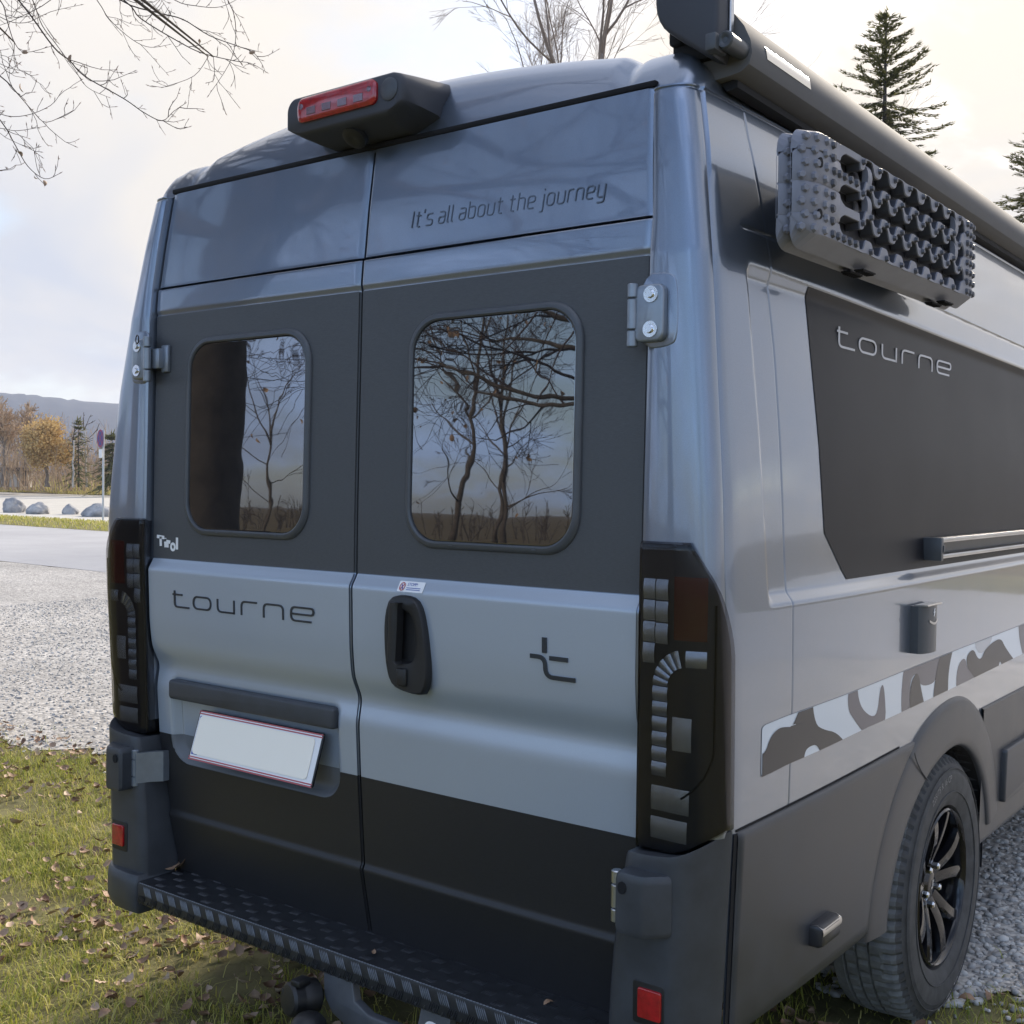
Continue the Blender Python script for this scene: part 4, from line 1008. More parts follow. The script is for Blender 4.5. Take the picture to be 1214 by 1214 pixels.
b = MB(); lathe_pts(b, (.0,-.012,2.318), (0,-.6,-.8), [(0,.032),(.012,.030),(.016,.022),(.016,.010),(.013,.001)], 20); recalc(b.build('reversing_camera', [M['black']], bk))
# ------------------------------------------------------------------ recovery boards hung on the side
def board_outline(): return rrect(.0, 1.19, .0, .235, .045, 8)
def make_board(X0, Y0, Z0, name_label, thick=.042, front=True):
    t = empty('recovery_board', (X0, Y0, Z0), label=name_label, cat='recovery board', group='recovery boards on the van side')
    t.rotation_euler = (R(.8), 0, 0)
    LY, LZ = 1.125, .235
    tooth = .098
    # wavy slots cut right through the plate: three rows of fingers
    def edge(y, ph, amp):                    # square-ish wave with round shoulders
        return amp*math.tanh(2.2*math.sin(2*math.pi*(y/tooth)+ph))
    rows = [(.058, 0.), (.1175, 0.), (.177, 0.)]
    rows = [(.064, .2), (.126, .2), (.188, .2)]
    slots = []
    for zc, ph in rows:
        up, lo = [], []
        for y in np.linspace(.150, LY-.115, 190):
            e = min(1, math.sqrt(max(0, (y-.150)/.03))) if y < .18 else (min(1, math.sqrt(max(0, (LY-.115-y)/.03))) if y > LY-.145 else 1)
            g_ = 1 if y > .26 else 0
            a = edge(y, ph, .0145)*(g_ if y < .30 else 1)
            sk_ = .012*(0 if y > .26 else 1)
            up.append((y, zc+(.0215*e)+a*e)); lo.append((y, zc-(.0215*e)+a*e*.9))
        slots.append((up, lo))
    # plate as columns: for every y, solid intervals in z between slots
    ys = uniq([0,.004,.010,.018,.028,.045,.06,.08,.10,.12], [p[0] for p in slots[0][0]], [LY-.10,LY-.06,LY-.045,LY-.025,LY-.012,LY-.004,LY])
    def lim(y):                              # rounded outline
        r = .045; d = min(y, LY-y); k = r-math.sqrt(max(0, r*r-(r-d)**2)) if d < r else 0
        return k+.024*(1-k/.1), LZ-k-.010
    def sl(i, y, top):
        arr = slots[i][0 if top else 1]; return float(np.interp(y, [p[0] for p in arr], [p[1] for p in arr]))
    b = MB()
    def bands(y):
        a, c = lim(y); out = [a]
        for i in range(3):
            if .150 <= y <= LY-.115: out += [sl(i, y, False), sl(i, y, True)]
            else: out += [rows[i][0], rows[i][0]]
        return out+[c]
    def crown(y, z):                         # the plate dips slightly to its ends
        q = max(0, 1-y/.075); q2 = max(0, 1-(LY-y)/.06); return -.038*(1-math.sqrt(max(0, 1-q*q)))-.030*(1-math.sqrt(max(0, 1-q2*q2)))
    B_ = [bands(y) for y in ys]
    for q in range(4):
        G = []
        for y, bb in zip(ys, B_):
            z0, z1 = bb[2*q], bb[2*q+1]; G.append([(crown(y, 0)+.0*0, y, z0+(z1-z0)*t_) for t_ in (0, .06, .5, .94, 1)])
        P = []; F = []
        for gcol in G:
            for k_, p in enumerate(gcol): P.append((p[0]-(.003 if k_ in (0, 4) else 0), p[1], p[2]))
        for i in range(len(G)-1):
            for j in range(4): a = i*5+j; F.append((a, a+5, a+6, a+1))
        b.add(P, F)
        for side in (0, 4):                  # slot walls, shade put into their colour, and the outer skirt
            outer = (q == 0 and side == 0) or (q == 3 and side == 4)
            dep = thick if outer else .030
            for i in range(len(G)-1):
                p, r = G[i][side], G[i+1][side]
                if not outer and not (.150 <= ys[i] and ys[i+1] <= LY-.115): continue
                inz = (.024 if side == 0 else -.010) if outer else 0
                sgn = -1 if outer else 1
                n0 = len(b.v); b.add([(p[0]-.003, p[1], p[2]), (r[0]-.003, r[1], r[2]), (-dep if outer else r[0]-dep, r[1], r[2]-inz), (-dep if outer else p[0]-dep, p[1], p[2]-inz)], [(0, 1, 2, 3)], 0 if outer else 1)
    for end in (0, -1):                      # end walls
        y = ys[end]; bb = B_[end]; z0, z1 = bb[0], bb[-1]; x = crown(y, 0)
        b.add([(x-.003, y, z0), (x-.003, y, z1), (-thick, y, z1), (-thick, y, z0)], [(0, 1, 2, 3)])
    pl = b.build('plate', [M['board'], M['stud']], t, angle=50); recalc(pl)
    b = MB(); b.rbox((-thick+.002, LY/2, LZ/2), (.012, LY-.10, LZ-.03), .004, 1); b.build('back_web', [M['boardback']], t)  # black sheet behind the plate, paints the slots' depth shade
    # studs
    b1 = MB(); b2 = MB()
    def stud(mb, y, z, r=.0080, h=.0075, n=6):
        x = crown(y, z)-.001; a0 = (y*37+z*91) % 1.0; n0 = len(mb.v)
        mb.loft([[(x+hh, y+rr_*math.cos(2*math.pi*k/n+a0), z+rr_*math.sin(2*math.pi*k/n+a0)) for k in range(n)] for hh, rr_ in ((0, r*1.2), (h*.85, r*.92), (h, r*.78))], 0, False, True)
        sl_ = math.atan(min(4, (crown(y+.002, z)-crown(y-.002, z))/.004)) if y < LY-.07 else 0
        for i_ in range(n0, len(mb.v)):
            px_, py_, pz_ = mb.v[i_]; dx_, dy_ = px_-x, py_-y; mb.v[i_] = (x+dx_*math.cos(sl_)+dy_*math.sin(sl_), y-dx_*math.sin(sl_)+dy_*math.cos(sl_), pz_)
    for zi, z in enumerate(np.linspace(.036, .212, 8)):
        for y in (.008, .034, .072):
            stud(b1, y+(.006 if zi % 2 else 0), z)
        for y in (.112, .140):
            if all(abs(z-r[0]) > .024 for r in rows) : stud(b2, y+.004*(zi % 2), z)
            elif y < .12: stud(b2, y-.002, z)
        for y in (.172, .205, .238):
            if all(abs(z-r[0]) > .026 for r in rows): stud(b2, y, z)
        for y in (LY-.03, LY-.065, LY-.095): stud(b2, y, z, .008)
    k_ = 0
    for y in np.arange(.275, LY-.13, tooth/2):
        ph = math.sin(2*math.pi*y/tooth+.2)
        for q, zc in enumerate((.028, .095, .157, .218)):
            if q in (1, 2):
                stud(b2, y, zc+(.010 if ph > 0 else -.010), .0062, .008)
            elif (q == 0 and ph > 0) or (q == 3 and ph < 0): stud(b2, y, zc+(.004 if q == 0 else -.004), .0065, .008)
    recalc(b1.build('end_studs', [M['board']], t, kind='stuff')); recalc(b2.build('studs', [M['stud']], t, kind='stuff'))
    for y, z in ((.052,.066),(.052,.166)):
        b = MB(); lathe_pts(b, (crown(y, z)-.004, y, z), (1,0,0), [(0,.010),(.006,.010),(.0062,.001)], 14); b.build('mounting_hole', [M['void']], t)
    # bridging lugs across the slots, and key slots in the lower skirt
    for y in (.315, LY-.19):
        for zc in (rows[1][0], rows[2][0]) if y < .5 else (rows[1][0], rows[2][0], ):
            b = MB(); b.loft([[(-.012+.014*math.sin(a), y+yy, zc+.028*math.cos(a)) for a in np.linspace(0, math.pi, 9)] for yy in (-.012,-.010,.010,.012)], 0, True, True); recalc(b.build('bridge_lug', [M['board']], t))
    for y in (.36, .93):
        b = MB(); b.rbox((-.024, y, -.0035), (.022, .075, .004), .001, 1)
        for k in range(6): b.rbox((-.024, y-.030+k*.012, -.006), (.018, .004, .004), 0, 1)
        b.build('key_slot', [M['void']], t)
    return t
make_board(1.040, .150, 1.968, 'inner grey recovery board against the van side, mostly hidden behind the studded outer board')
make_board(1.072, .143, 1.968, 'outer grey recovery board with studs and wavy slots facing away from the van side')
# wall mounts that carry them
for y in (.40, 1.05):
    b = MB(); b.rbox((.955, y, 2.08), (.10, .05, .12), .006, 1); b.build('board_mount', [M['black']], van)
# ------------------------------------------------------------------ ground
def ground_mat(name, cols, scale, rough=0.95, bump=0.4, bscale=60.0, voro=None, bdist=.01, big=None):
    mt, t, p = mat(name); p.inputs['Roughness'].default_value = rough; p.inputs['Specular IOR Level'].default_value = 0.25
    co = N(t, 'ShaderNodeTexCoord')
    n = N(t, 'ShaderNodeTexNoise', Scale=scale, Detail=9.0, Roughness=0.65); L(t, co.outputs['Object'], n.inputs['Vector'])
    c = ramp_(t, n.outputs[0], cols); hsrc = None
    if big:
        nb = N(t, 'ShaderNodeTexNoise', Scale=big[0], Detail=5.0, Roughness=0.6); L(t, co.outputs['Object'], nb.inputs['Vector'])
        mr = N(t, 'ShaderNodeMapRange'); L(t, nb.outputs[0], mr.inputs[0]); mr.inputs[1].default_value = .42; mr.inputs[2].default_value = .66; mr.inputs[4].default_value = big[2]
        c = mix_(t, mr.outputs[0], c, big[1])
    n2 = N(t, 'ShaderNodeTexNoise', Scale=bscale, Detail=4.0, Roughness=0.7); L(t, co.outputs['Object'], n2.inputs['Vector']); h = n2.outputs[0]
    if voro:
        v = N(t, 'ShaderNodeTexVoronoi', Scale=voro); L(t, co.outputs['Object'], v.inputs['Vector'])
        vc = N(t, 'ShaderNodeSeparateColor'); L(t, v.outputs['Color'], vc.inputs[0])
        k = ramp_(t, vc.outputs[0], [(0, (.55,.55,.56)), (.5, (1,.99,.98)), (1, (1.45,1.44,1.42))])
        mm = t.nodes.new('ShaderNodeMix'); mm.data_type = 'RGBA'; mm.blend_type = 'MULTIPLY'; mm.inputs[0].default_value = 1.0; L(t, c, mm.inputs[6]); L(t, k, mm.inputs[7]); c = mm.outputs[2]
        h = math_(t, 'SUBTRACT', 1.0, v.outputs['Distance'])
    L(t, c, p.inputs['Base Color'])
    b_ = N(t, 'ShaderNodeBump', Strength=bump, Distance=bdist); L(t, h, b_.inputs['Height']); L(t, b_.outputs[0], p.inputs['Normal'])
    return mt
m_lawn = ground_mat('lawn_soil', [(.3, (.085,.070,.038)), (.5, (.135,.125,.052)), (.7, (.20,.175,.085))], 5.0, bump=.5)
m_gravel = ground_mat('grey_gravel', [(.3, (.36,.345,.325)), (.7, (.48,.46,.435))], 1.2, bump=.5, voro=48.0, bdist=.012, big=(.25, (.27,.26,.245), .5))
m_road = ground_mat('worn_asphalt', [(.3, (.335,.335,.35)), (.7, (.40,.40,.41))], .7, bump=.3, bscale=120.0, big=(.15, (.29,.29,.305), .5))
m_verge = ground_mat('verge_grass', [(.3, (.115,.10,.045)), (.5, (.165,.15,.06)), (.7, (.22,.19,.085))], 1.5, bump=.6, bscale=30.0)
m_path = ground_mat('pale_path', [(.3, (.42,.41,.39)), (.7, (.52,.50,.47))], 2.0, bump=.2)
m_lot = ground_mat('sandy_lot', [(.3, (.40,.38,.345)), (.7, (.50,.475,.43))], .5, bump=.2, bscale=30)
m_field = ground_mat('dry_meadow', [(.3, (.075,.055,.028)), (.5, (.115,.085,.04)), (.7, (.15,.115,.055))], .6, bump=.6, bscale=12)
def sheet(name, xs0, ys0, z, mt, wob=None):
    b = MB(); P = [[(x, y) for y in ys0] for x in xs0]
    def fn(i, j):
        x, y = xs0[i], ys0[j]
        if wob and (j == 0 or j == len(ys0)-1): y += wob*mnoise.noise((x*1.7, y, 3))+wob*.6*mnoise.noise((x*7, y, 9))
        return (x, y, z)
    b.grid(fn, range(len(xs0)), range(len(ys0))); return b.build(name, [mt], kind='structure', smooth=False)
sheet('ground', [-1900, -300, -60, 0, 60, 300, 1900], [-1900, -300, -60, 0, 60, 300, 1900], -.004, m_field)
sheet('lawn', list(np.linspace(-26, 30, 30)), [-14, -6, 0, 1.63], .0, m_lawn)
sheet('gravel_lot', list(np.linspace(-40, -9, 40))+list(np.arange(-8.8, 5, .11))+list(np.linspace(5.2, 60, 50)), [1.60, 3, 6, 9.15], .004, m_gravel, .22)
def road_y(x): return 9.05-.068*(x+16)*.9
b = MB(); xs_r = list(np.linspace(-160, 120, 160))
b.grid(lambda x, t: (x, 8.98-.055*(x+14)+(8.72*t)+(.0)+.10*mnoise.noise((x*.8, t, 1))*(1 if t in (0, 1) else 0), .008), xs_r, [0, .5, 1]); b.build('road', [m_road], kind='structure', smooth=False)
b = MB(); b.grid(lambda x, t: (x, 17.72-.058*(x+28)+3.55*t, .010+.09*math.sin(math.pi*t)), xs_r, [0, .15, .35, .5, .65, .85, 1]); b.build('grass_verge', [m_verge], kind='structure')
b = MB(); b.grid(lambda x, t: (x, 21.3-.11*(x+34)*.9+2.4*t, .016), list(np.linspace(-150, -10, 60)), [0, 1]); b.build('footpath', [m_path], kind='structure', smooth=False)
b = MB(); b.grid(lambda x, t: (x, 21.3-.11*(x+34)*.9+2.4+(22)*t, .004+.3*t), list(np.linspace(-170, -8, 40)), [0, .5, 1]); b.build('parking_lot', [m_lot], kind='structure', smooth=False)
b = MB()
def berm(x, t):
    y = 21.3-.11*(x+34)*.9+24.2+16*t; return (x, y, .30+.95*math.sin(min(1, t*1.6)*math.pi/2)+.22*mnoise.noise((x*.18, y*.2, 5)))
b.grid(berm, list(np.linspace(-180, -20, 90)), np.linspace(0, 1, 10)); b.build('grassy_bank', [m_verge], kind='structure')

# wooded hills across the valley
b = MB(); HX = list(np.linspace(-1, 1, 150))
m_hill = ground_mat('haze_blue_forest', [(.3, (.016,.036,.078)), (.7, (.040,.058,.095))], .02, bump=.0)  # forest tone pushed to blue: distance haze put into the colour
def hill(dist, elev, seed):
    b = MB(); base = np.array([-.93, .37]); side = np.array([.37, .93])
    def fn(u, t):
        a = u*1.25+.0; d = dist*(1-.25*math.sin(t*math.pi/2)) if False else dist+t*260
        ang = math.atan2(.56, -.83)+a
        prof = elev*(1+.16*mnoise.noise((u*3+seed, 1, 1))+.07*mnoise.noise((u*9+seed, 2, 1)))-34*(u+.05)*elev/80*(-1)
        h = prof*math.sin(min(1, t)*math.pi/2)**.8
        h += (2.2*mnoise.noise((u*170, t*20, seed))+1.6*mnoise.noise((u*420, t*40, seed))) if t > .1 else -3
        return (CAM[0]+math.cos(ang)*d, CAM[1]+math.sin(ang)*d, h)
    b.grid(fn, list(np.linspace(-.9, .9, 500)), np.linspace(0, 1, 12)); return b
o = hill(1150, 86, 3).build('hills', [m_hill], kind='structure')

# ------------------------------------------------------------------ lawn: blades, fallen leaves, gravel stones
def view_px(P):
    P = np.asarray(P); d = P-CAM; f = np.array(F_); r = np.array(R2); u = np.array(U2); z = d@f
    return 607+1384.6*(d@r)/z, 607-1384.6*(d@u)/z, z
def inview(P, mgn=260):
    x, y, z = view_px(P); return (z > .5) & (x > -mgn) & (x < 1214+mgn) & (y > -mgn) & (y < 1214+mgn*1.1)
def edge_y(x): return np.array([1.60+.22*mnoise.noise((q*1.7, 1.6, 3))+.13*mnoise.noise((q*7, 1.6, 9)) for q in x])
def grass_mat():
    mt, t, p = mat('grass_blades'); p.inputs['Roughness'].default_value = .6; p.inputs['Specular IOR Level'].default_value = .3
    at = N(t, 'ShaderNodeAttribute', attribute_name='tone'); L(t, ramp_(t, at.outputs['Fac'], [(0, (.12,.17,.024)), (.3, (.23,.27,.042)), (.55, (.42,.41,.085)), (.8, (.54,.47,.18)), (1, (.46,.38,.21))]), p.inputs['Base Color'])
    tl = N(t, 'ShaderNodeBsdfTranslucent'); L(t, p.inputs['Base Color'].links[0].from_socket, tl.inputs[0]); mx = N(t, 'ShaderNodeMixShader'); mx.inputs[0].default_value = .38; o = t.nodes['Material Output']; L(t, p.outputs[0], mx.inputs[1]); L(t, tl.outputs[0], mx.inputs[2]); L(t, mx.outputs[0], o.inputs[0])
    return mt
def add_blades(name, P, hgt, wid, tone, lean=.6):
    n = len(P); az = rng.uniform(0, 2*math.pi, n); h = hgt; ln = rng.uniform(.15, 1, n)**1.0*lean*h*1.6
    dx, dy = np.cos(az), np.sin(az); sx, sy = -dy*wid/2, dx*wid/2
    V = np.zeros((n, 5, 3))
    V[:, 0] = np.c_[P[:, 0]-sx, P[:, 1]-sy, P[:, 2]]; V[:, 1] = np.c_[P[:, 0]+sx, P[:, 1]+sy, P[:, 2]]
    mx, my, mz = P[:, 0]+dx*ln*.35, P[:, 1]+dy*ln*.35, P[:, 2]+h*.62
    V[:, 2] = np.c_[mx+sx*.8, my+sy*.8, mz]; V[:, 3] = np.c_[mx-sx*.8, my-sy*.8, mz]
    V[:, 4] = np.c_[P[:, 0]+dx*ln, P[:, 1]+dy*ln, P[:, 2]+h*(1-.25*(ln/(h*1.6)))]
    me = bpy.data.meshes.new(name); me.vertices.add(n*5); me.vertices.foreach_set('co', V.reshape(-1))
    base = (np.arange(n)*5)[:, None]; quads = (base+np.array([0, 1, 2, 3])).reshape(-1); tris = (base+np.array([3, 2, 4])).reshape(-1)
    me.loops.add(n*7); lv = np.empty((n, 7), int); lv[:, :4] = base+np.array([0, 1, 2, 3]); lv[:, 4:] = base+np.array([3, 2, 4])
    me.loops.foreach_set('vertex_index', lv.reshape(-1)); me.polygons.add(n*2)
    ls = np.empty((n, 2), int); ls[:, 0] = np.arange(n)*7; ls[:, 1] = np.arange(n)*7+4; me.polygons.foreach_set('loop_start', ls.reshape(-1))
    me.polygons.foreach_set('loop_total', np.tile([4, 3], n))
    at = me.attributes.new('tone', 'FLOAT', 'POINT'); at.data.foreach_set('value', np.repeat(tone, 5))
    me.materials.append(m_blade); me.update(); me.validate()
    o = bpy.data.objects.new(name, me); COL.objects.link(o); return tag(o, kind='stuff')
m_blade = grass_mat()
n = 680000; P = np.c_[rng.uniform(-8, 2.6, n), rng.uniform(-3.4, 1.9, n), np.zeros(n)]
d = np.linalg.norm(P-CAM, axis=1); keep = inview(P) & (rng.random(n) < np.clip(5.5/d, .25, 1)**1.2)
P = P[keep]; ey = edge_y(P[:, 0]); P = P[(P[:, 1] < ey-.02) | (rng.random(len(P)) < .06*np.exp(-(P[:, 1]-ey)*4))]
patch = np.array([mnoise.noise((x*.9, y*.9, 4))*.6+mnoise.noise((x*3.1, y*3.1, 7))*.55+mnoise.noise((x*9, y*9, 2))*.25 for x, y, z in P])
kk = rng.random(len(P)) < np.clip(.56+patch*1.2, .08, 1); P = P[kk]; patch = patch[kk]
under = (np.abs(P[:, 0]) < .95) & (P[:, 1] > .15); under |= (P[:, 0] > .2) & (P[:, 1] > .75); kk = ~under | (rng.random(len(P)) < .25); P = P[kk]; patch = patch[kk]
tone = np.clip(.56-patch*.42+rng.normal(0, .17, len(P)), 0, 1)
add_blades('grass', P, np.clip(rng.gamma(5, .0058, len(P))*(1+patch*.5), .010, .085), rng.uniform(.0020, .0044, len(P)), tone, 1.0)
n = 16000; P = np.c_[rng.uniform(-75, -12, n), np.zeros(n), np.zeros(n)]; t_ = rng.random(n); P[:, 1] = 17.72-.058*(P[:, 0]+28)+3.5*t_; P[:, 2] = .01+.09*np.sin(math.pi*t_)
add_blades('verge_grass', P, rng.uniform(.04, .14, n), rng.uniform(.012, .03, n), np.clip(rng.normal(.62, .17, n), 0, 1))
n = 14000; P = np.c_[rng.uniform(-135, -60, n), np.zeros(n), np.zeros(n)]; t_ = rng.random(n)**1.3
P = np.array([berm(x, t) for x, t in zip(P[:, 0], t_)])
add_blades('bank_grass', P, rng.uniform(.25, .75, n), rng.uniform(.05, .12, n), np.clip(rng.normal(.82, .12, n), 0, 1))

def leaf_mat():
    mt, t, p = mat('dead_leaf'); p.inputs['Roughness'].default_value = .65
    oi = N(t, 'ShaderNodeObjectInfo'); at = N(t, 'ShaderNodeAttribute', attribute_name='tone'); f = math_(t, 'FRACT', math_(t, 'ADD', oi.outputs['Random'], at.outputs['Fac']))
    c = ramp_(t, f, [(0, (.16,.080,.045)), (.3, (.30,.18,.105)), (.6, (.43,.29,.19)), (.85, (.56,.42,.30)), (1, (.33,.16,.08))])
    co = N(t, 'ShaderNodeTexCoord'); n_ = N(t, 'ShaderNodeTexNoise', Scale=70.0, Detail=5.0); L(t, co.outputs['Object'], n_.inputs['Vector'])
    L(t, mix_(t, math_(t, 'MULTIPLY', n_.outputs[0], .5), c, (.10, .06, .04)), p.inputs['Base Color'])
    return mt
m_leaf = leaf_mat()
def leaf_geo(seed):
    rr = random.Random(seed); Lh, Wh = .030, .0155*rr.uniform(.85, 1.25); cu, tw, rl = rr.uniform(-20, 26), rr.uniform(-18, 18), rr.uniform(8, 34)
    V = []; us = np.linspace(-1, 1, 8); ws = np.linspace(-1, 1, 5)
    for u in us:
        wv = Wh*(max(0, 1-abs(u)**2.2))**.72*(1-.22*u)+.0004
        for w_ in ws:
            x = u*Lh; y = w_*wv; z = cu*x*x+rl*y*y+tw*x*y+.0018*math.sin(u*9+w_*4+seed)+.0025; V.append((x, y, z))
    F = [(i*5+j, (i+1)*5+j, (i+1)*5+j+1, i*5+j+1) for i in range(7) for j in range(4)]
    k = len(V); V += [(Lh*.95, .0006, cu*Lh*Lh), (Lh*.95, -.0006, cu*Lh*Lh), (Lh*1.5, -.0004+.004*math.sin(seed), cu*Lh*Lh+.004), (Lh*1.5, .0004+.004*math.sin(seed), cu*Lh*Lh+.004)]; F.append((k, k+1, k+2, k+3))
    return V, F
LG = [leaf_geo(i) for i in range(7)]; LM = []
for V, F in LG:
    me = bpy.data.meshes.new('fallen_leaf'); me.from_pydata(V, [], F); me.materials.append(m_leaf); me.polygons.foreach_set('use_smooth', [True]*len(F)); LM.append(me)
cand = []
n = 17000; Q = np.c_[rng.uniform(-7.5, 1.6, n), rng.uniform(-2.8, 1.75, n), np.zeros(n)]
dens = np.array([.36+.9*mnoise.noise((x*.8, y*.8, 11))+.5*mnoise.noise((x*2.6, y*2.6, 13)) for x, y, z in Q])+.25*np.exp(-((Q[:, 0]-.0)**2+(Q[:, 1]-.1)**2)/.6)
Q = Q[(rng.random(n) < np.clip(dens, .05, 1)) & inview(Q, 60)]
d = np.linalg.norm(Q-CAM, axis=1); Q = Q[np.argsort(d)]
Q = Q[:5200]
def leaf_xf(q):
    s_ = random.uniform(.42, 1.0); return Matrix.Translation(Vector((q[0], q[1], q[2]+random.uniform(.006, .036))))@Matrix.Rotation(random.uniform(0, 6.28), 4, 'Z')@Matrix.Rotation(random.uniform(-.7, .7), 4, 'X')@Matrix.Rotation(random.uniform(-.45, .45), 4, 'Y')@Matrix.Scale(s_, 4)
px, py, _ = view_px(Q); vis = (px > 0) & (px < 1214) & (py < 1214) & ~((px > 205) & (px < 1010) & (py < 1120)); order = np.r_[np.where(vis)[0], np.where(~vis)[0]]
single = set(order[:230].tolist())
mb = MB(); tones = []
for i, q in enumerate(Q):
    M4 = leaf_xf(q); k = random.randrange(7)
    if i in single:
        o = bpy.data.objects.new('fallen_leaf', LM[k]); COL.objects.link(o); o.matrix_world = M4
        tag(o, 'dry curled brown leaf lying in the short grass behind the van', 'leaf', 'fallen leaves in the grass')
    else:
        V, F = LG[k]; mb.add([M4@Vector(v) for v in V], F); tones += [random.random()]*len(V)
o = mb.build('leaf_litter', [m_leaf], angle=None, kind='stuff'); at = o.data.attributes.new('tone', 'FLOAT', 'POINT'); at.data.foreach_set('value', tones)
for i, (x, y, rz, sc_, lab) in enumerate(((-.745, .045, .5, 1.25, 'dry tan leaf on the left end of the black tread plate step'), (.10, -.03, 2.2, .35, 'small straw-coloured leaf scrap near the middle of the tread plate step'), (.57, .015, 1.1, .40, 'small curled leaf scrap towards the right end of the tread plate step'))):
    o = bpy.data.objects.new('fallen_leaf', LM[2+i]); COL.objects.link(o); o.location = (x, y, .392+.004*sc_); o.rotation_euler = (.15, -.1, rz); o.scale = (sc_,)*3; tag(o, lab, 'leaf', 'leaves on the step')

bm = bmesh.new(); bmesh.ops.create_icosphere(bm, subdivisions=1, radius=1); bm.verts.index_update(); IV = np.array([v.co for v in bm.verts]); IF = np.array([[v.index for v in f.verts] for f in bm.faces]); bm.free()
def stones(name, P, size, mt):
    n = len(P); A = rng.uniform(0, 2*math.pi, n); S_ = size[:, None]*rng.uniform(.65, 1.35, (n, 3))*np.array([1, 1, .62])
    V = IV[None]*(1+rng.normal(0, .16, (n, len(IV), 1))); V = V*S_[:, None, :]
    c, s_ = np.cos(A)[:, None], np.sin(A)[:, None]; X, Y = V[..., 0].copy(), V[..., 1].copy(); V[..., 0] = X*c-Y*s_; V[..., 1] = X*s_+Y*c
    V += P[:, None, :]; F = (IF[None]+(np.arange(n)*len(IV))[:, None, None]).reshape(-1, 3)
    me = bpy.data.meshes.new(name); me.vertices.add(n*len(IV)); me.vertices.foreach_set('co', V.reshape(-1)); me.loops.add(F.size); me.loops.foreach_set('vertex_index', F.reshape(-1))
    me.polygons.add(len(F)); me.polygons.foreach_set('loop_start', np.arange(len(F))*3); me.polygons.foreach_set('loop_total', np.full(len(F), 3))
    at = me.attributes.new('tone', 'FLOAT', 'POINT'); at.data.foreach_set('value', np.repeat(rng.random(n), len(IV)))
    me.materials.append(mt); me.update(); o = bpy.data.objects.new(name, me); COL.objects.link(o); return tag(o, kind='stuff')
mt, t, p = mat('gravel_stone'); p.inputs['Roughness'].default_value = .85
at = N(t, 'ShaderNodeAttribute', attribute_name='tone'); L(t, ramp_(t, at.outputs['Fac'], [(0, (.27,.26,.25)), (.4, (.375,.36,.345)), (.75, (.46,.445,.42)), (1, (.58,.56,.53))]), p.inputs['Base Color']); m_stone = mt
n = 60000; P = np.c_[rng.uniform(.2, 4.5, n), rng.uniform(1.25, 8.5, n), np.zeros(n)]
ey = edge_y(P[:, 0]); ok = (P[:, 1] > ey-.25*rng.random(n)) & inview(P, 130) & (rng.random(n) < np.clip(4.2/np.linalg.norm(P-CAM, axis=1), .2, 1)**2) & (P[:, 0] > .5)
P1 = P[ok]
n = 52000; P = np.c_[rng.uniform(-11, -2.2, n), rng.uniform(1.3, 6.5, n), np.zeros(n)]
ey = edge_y(P[:, 0]); ok = (P[:, 1] > ey-.3*rng.random(n)**2) & inview(P, 60) & (rng.random(n) < .40); P2 = P[ok]
P = np.r_[P1, P2]; P[:, 2] = .006
stones('gravel_stones', P, np.clip(rng.gamma(5, .0020, len(P)), .004, .028)*np.where(P[:, 0] < 0, .72, 1.0), m_stone)

# ------------------------------------------------------------------ boulders along the footpath, sign, hut
m_rock = ground_mat('boulder_rock', [(.3, (.17,.175,.185)), (.5, (.30,.30,.31)), (.7, (.50,.48,.46))], 1.6, bump=.6, bscale=9)
def boulder(loc, size, seed, label, cat='boulder', group='boulders along the footpath'):
    bm = bmesh.new(); bmesh.ops.create_icosphere(bm, subdivisions=4, radius=1)
    for v in bm.verts:
        d = v.co.normalized(); k = 1+.06*abs(mnoise.noise(d*5+Vector((seed, seed, 0))))+.28*mnoise.noise(d*1.3+Vector((seed*7, 0, 0)))+.12*mnoise.noise(d*3.2+Vector((0, seed*5, 0)))+.05*mnoise.noise(d*8+Vector((0, 0, seed)))
        for pl in range(5):
            nn = Vector((math.sin(seed*3+pl*2.1), math.cos(seed*5+pl*1.7), math.sin(pl*1.3+seed))).normalized(); q = d.dot(nn)*k
            if q > .72: k *= .72/q*.5+.5
        v.co = Vector((d.x*k*size[0], d.y*k*size[1], d.z*k*size[2]))
    me = bpy.data.meshes.new('boulder'); bm.to_mesh(me); bm.free(); me.materials.append(m_rock); me.polygons.foreach_set('use_smooth', [True]*len(me.polygons)); me.set_sharp_from_angle(angle=R(38))
    o = bpy.data.objects.new('boulder', me); COL.objects.link(o); o.location = loc; return tag(o, label, cat, group)
def gp(px_, py_, z=0):
    r = ray(px_, py_); t_ = (z-CAM[2])/r[2]; return CAM+r*t_
boulder((-45.9, 25.5, .18), (.40, .48, .52), 1, 'tall rounded grey boulder, the farthest from the blue sign pole')
boulder((-43.6, 25.2, .12), (.56, .5, .38), 2, 'broad pale boulder between the tall rounded one and the smallest one')
boulder((-42.3, 25.9, .08), (.40, .35, .36), 3, 'smallest boulder of the row, dark with a pointed top')
boulder((-39.4, 25.4, .10), (.76, .6, .44), 4, 'widest low boulder right beside the sign pole')
q = gp(65, 585); boulder((q[0], q[1]+2, .42), (.75, .55, .42), 5, 'small white stone on the dry bank beyond the parking lot', group=None)
sg = empty('no_stopping_sign', (-33.65, 21.7, .06), label='round blue no-stopping sign with small white plate on a thin steel pole', cat='road sign'); sg.rotation_euler = (0, 0, R(-104))
m_steel = simple('galvanised_steel', (.52, .54, .56), .4, metal=.6)
b = MB(); b.tube([(0,0,0),(0,0,3.15)], .035, 10); b.build('pole', [m_steel], sg)
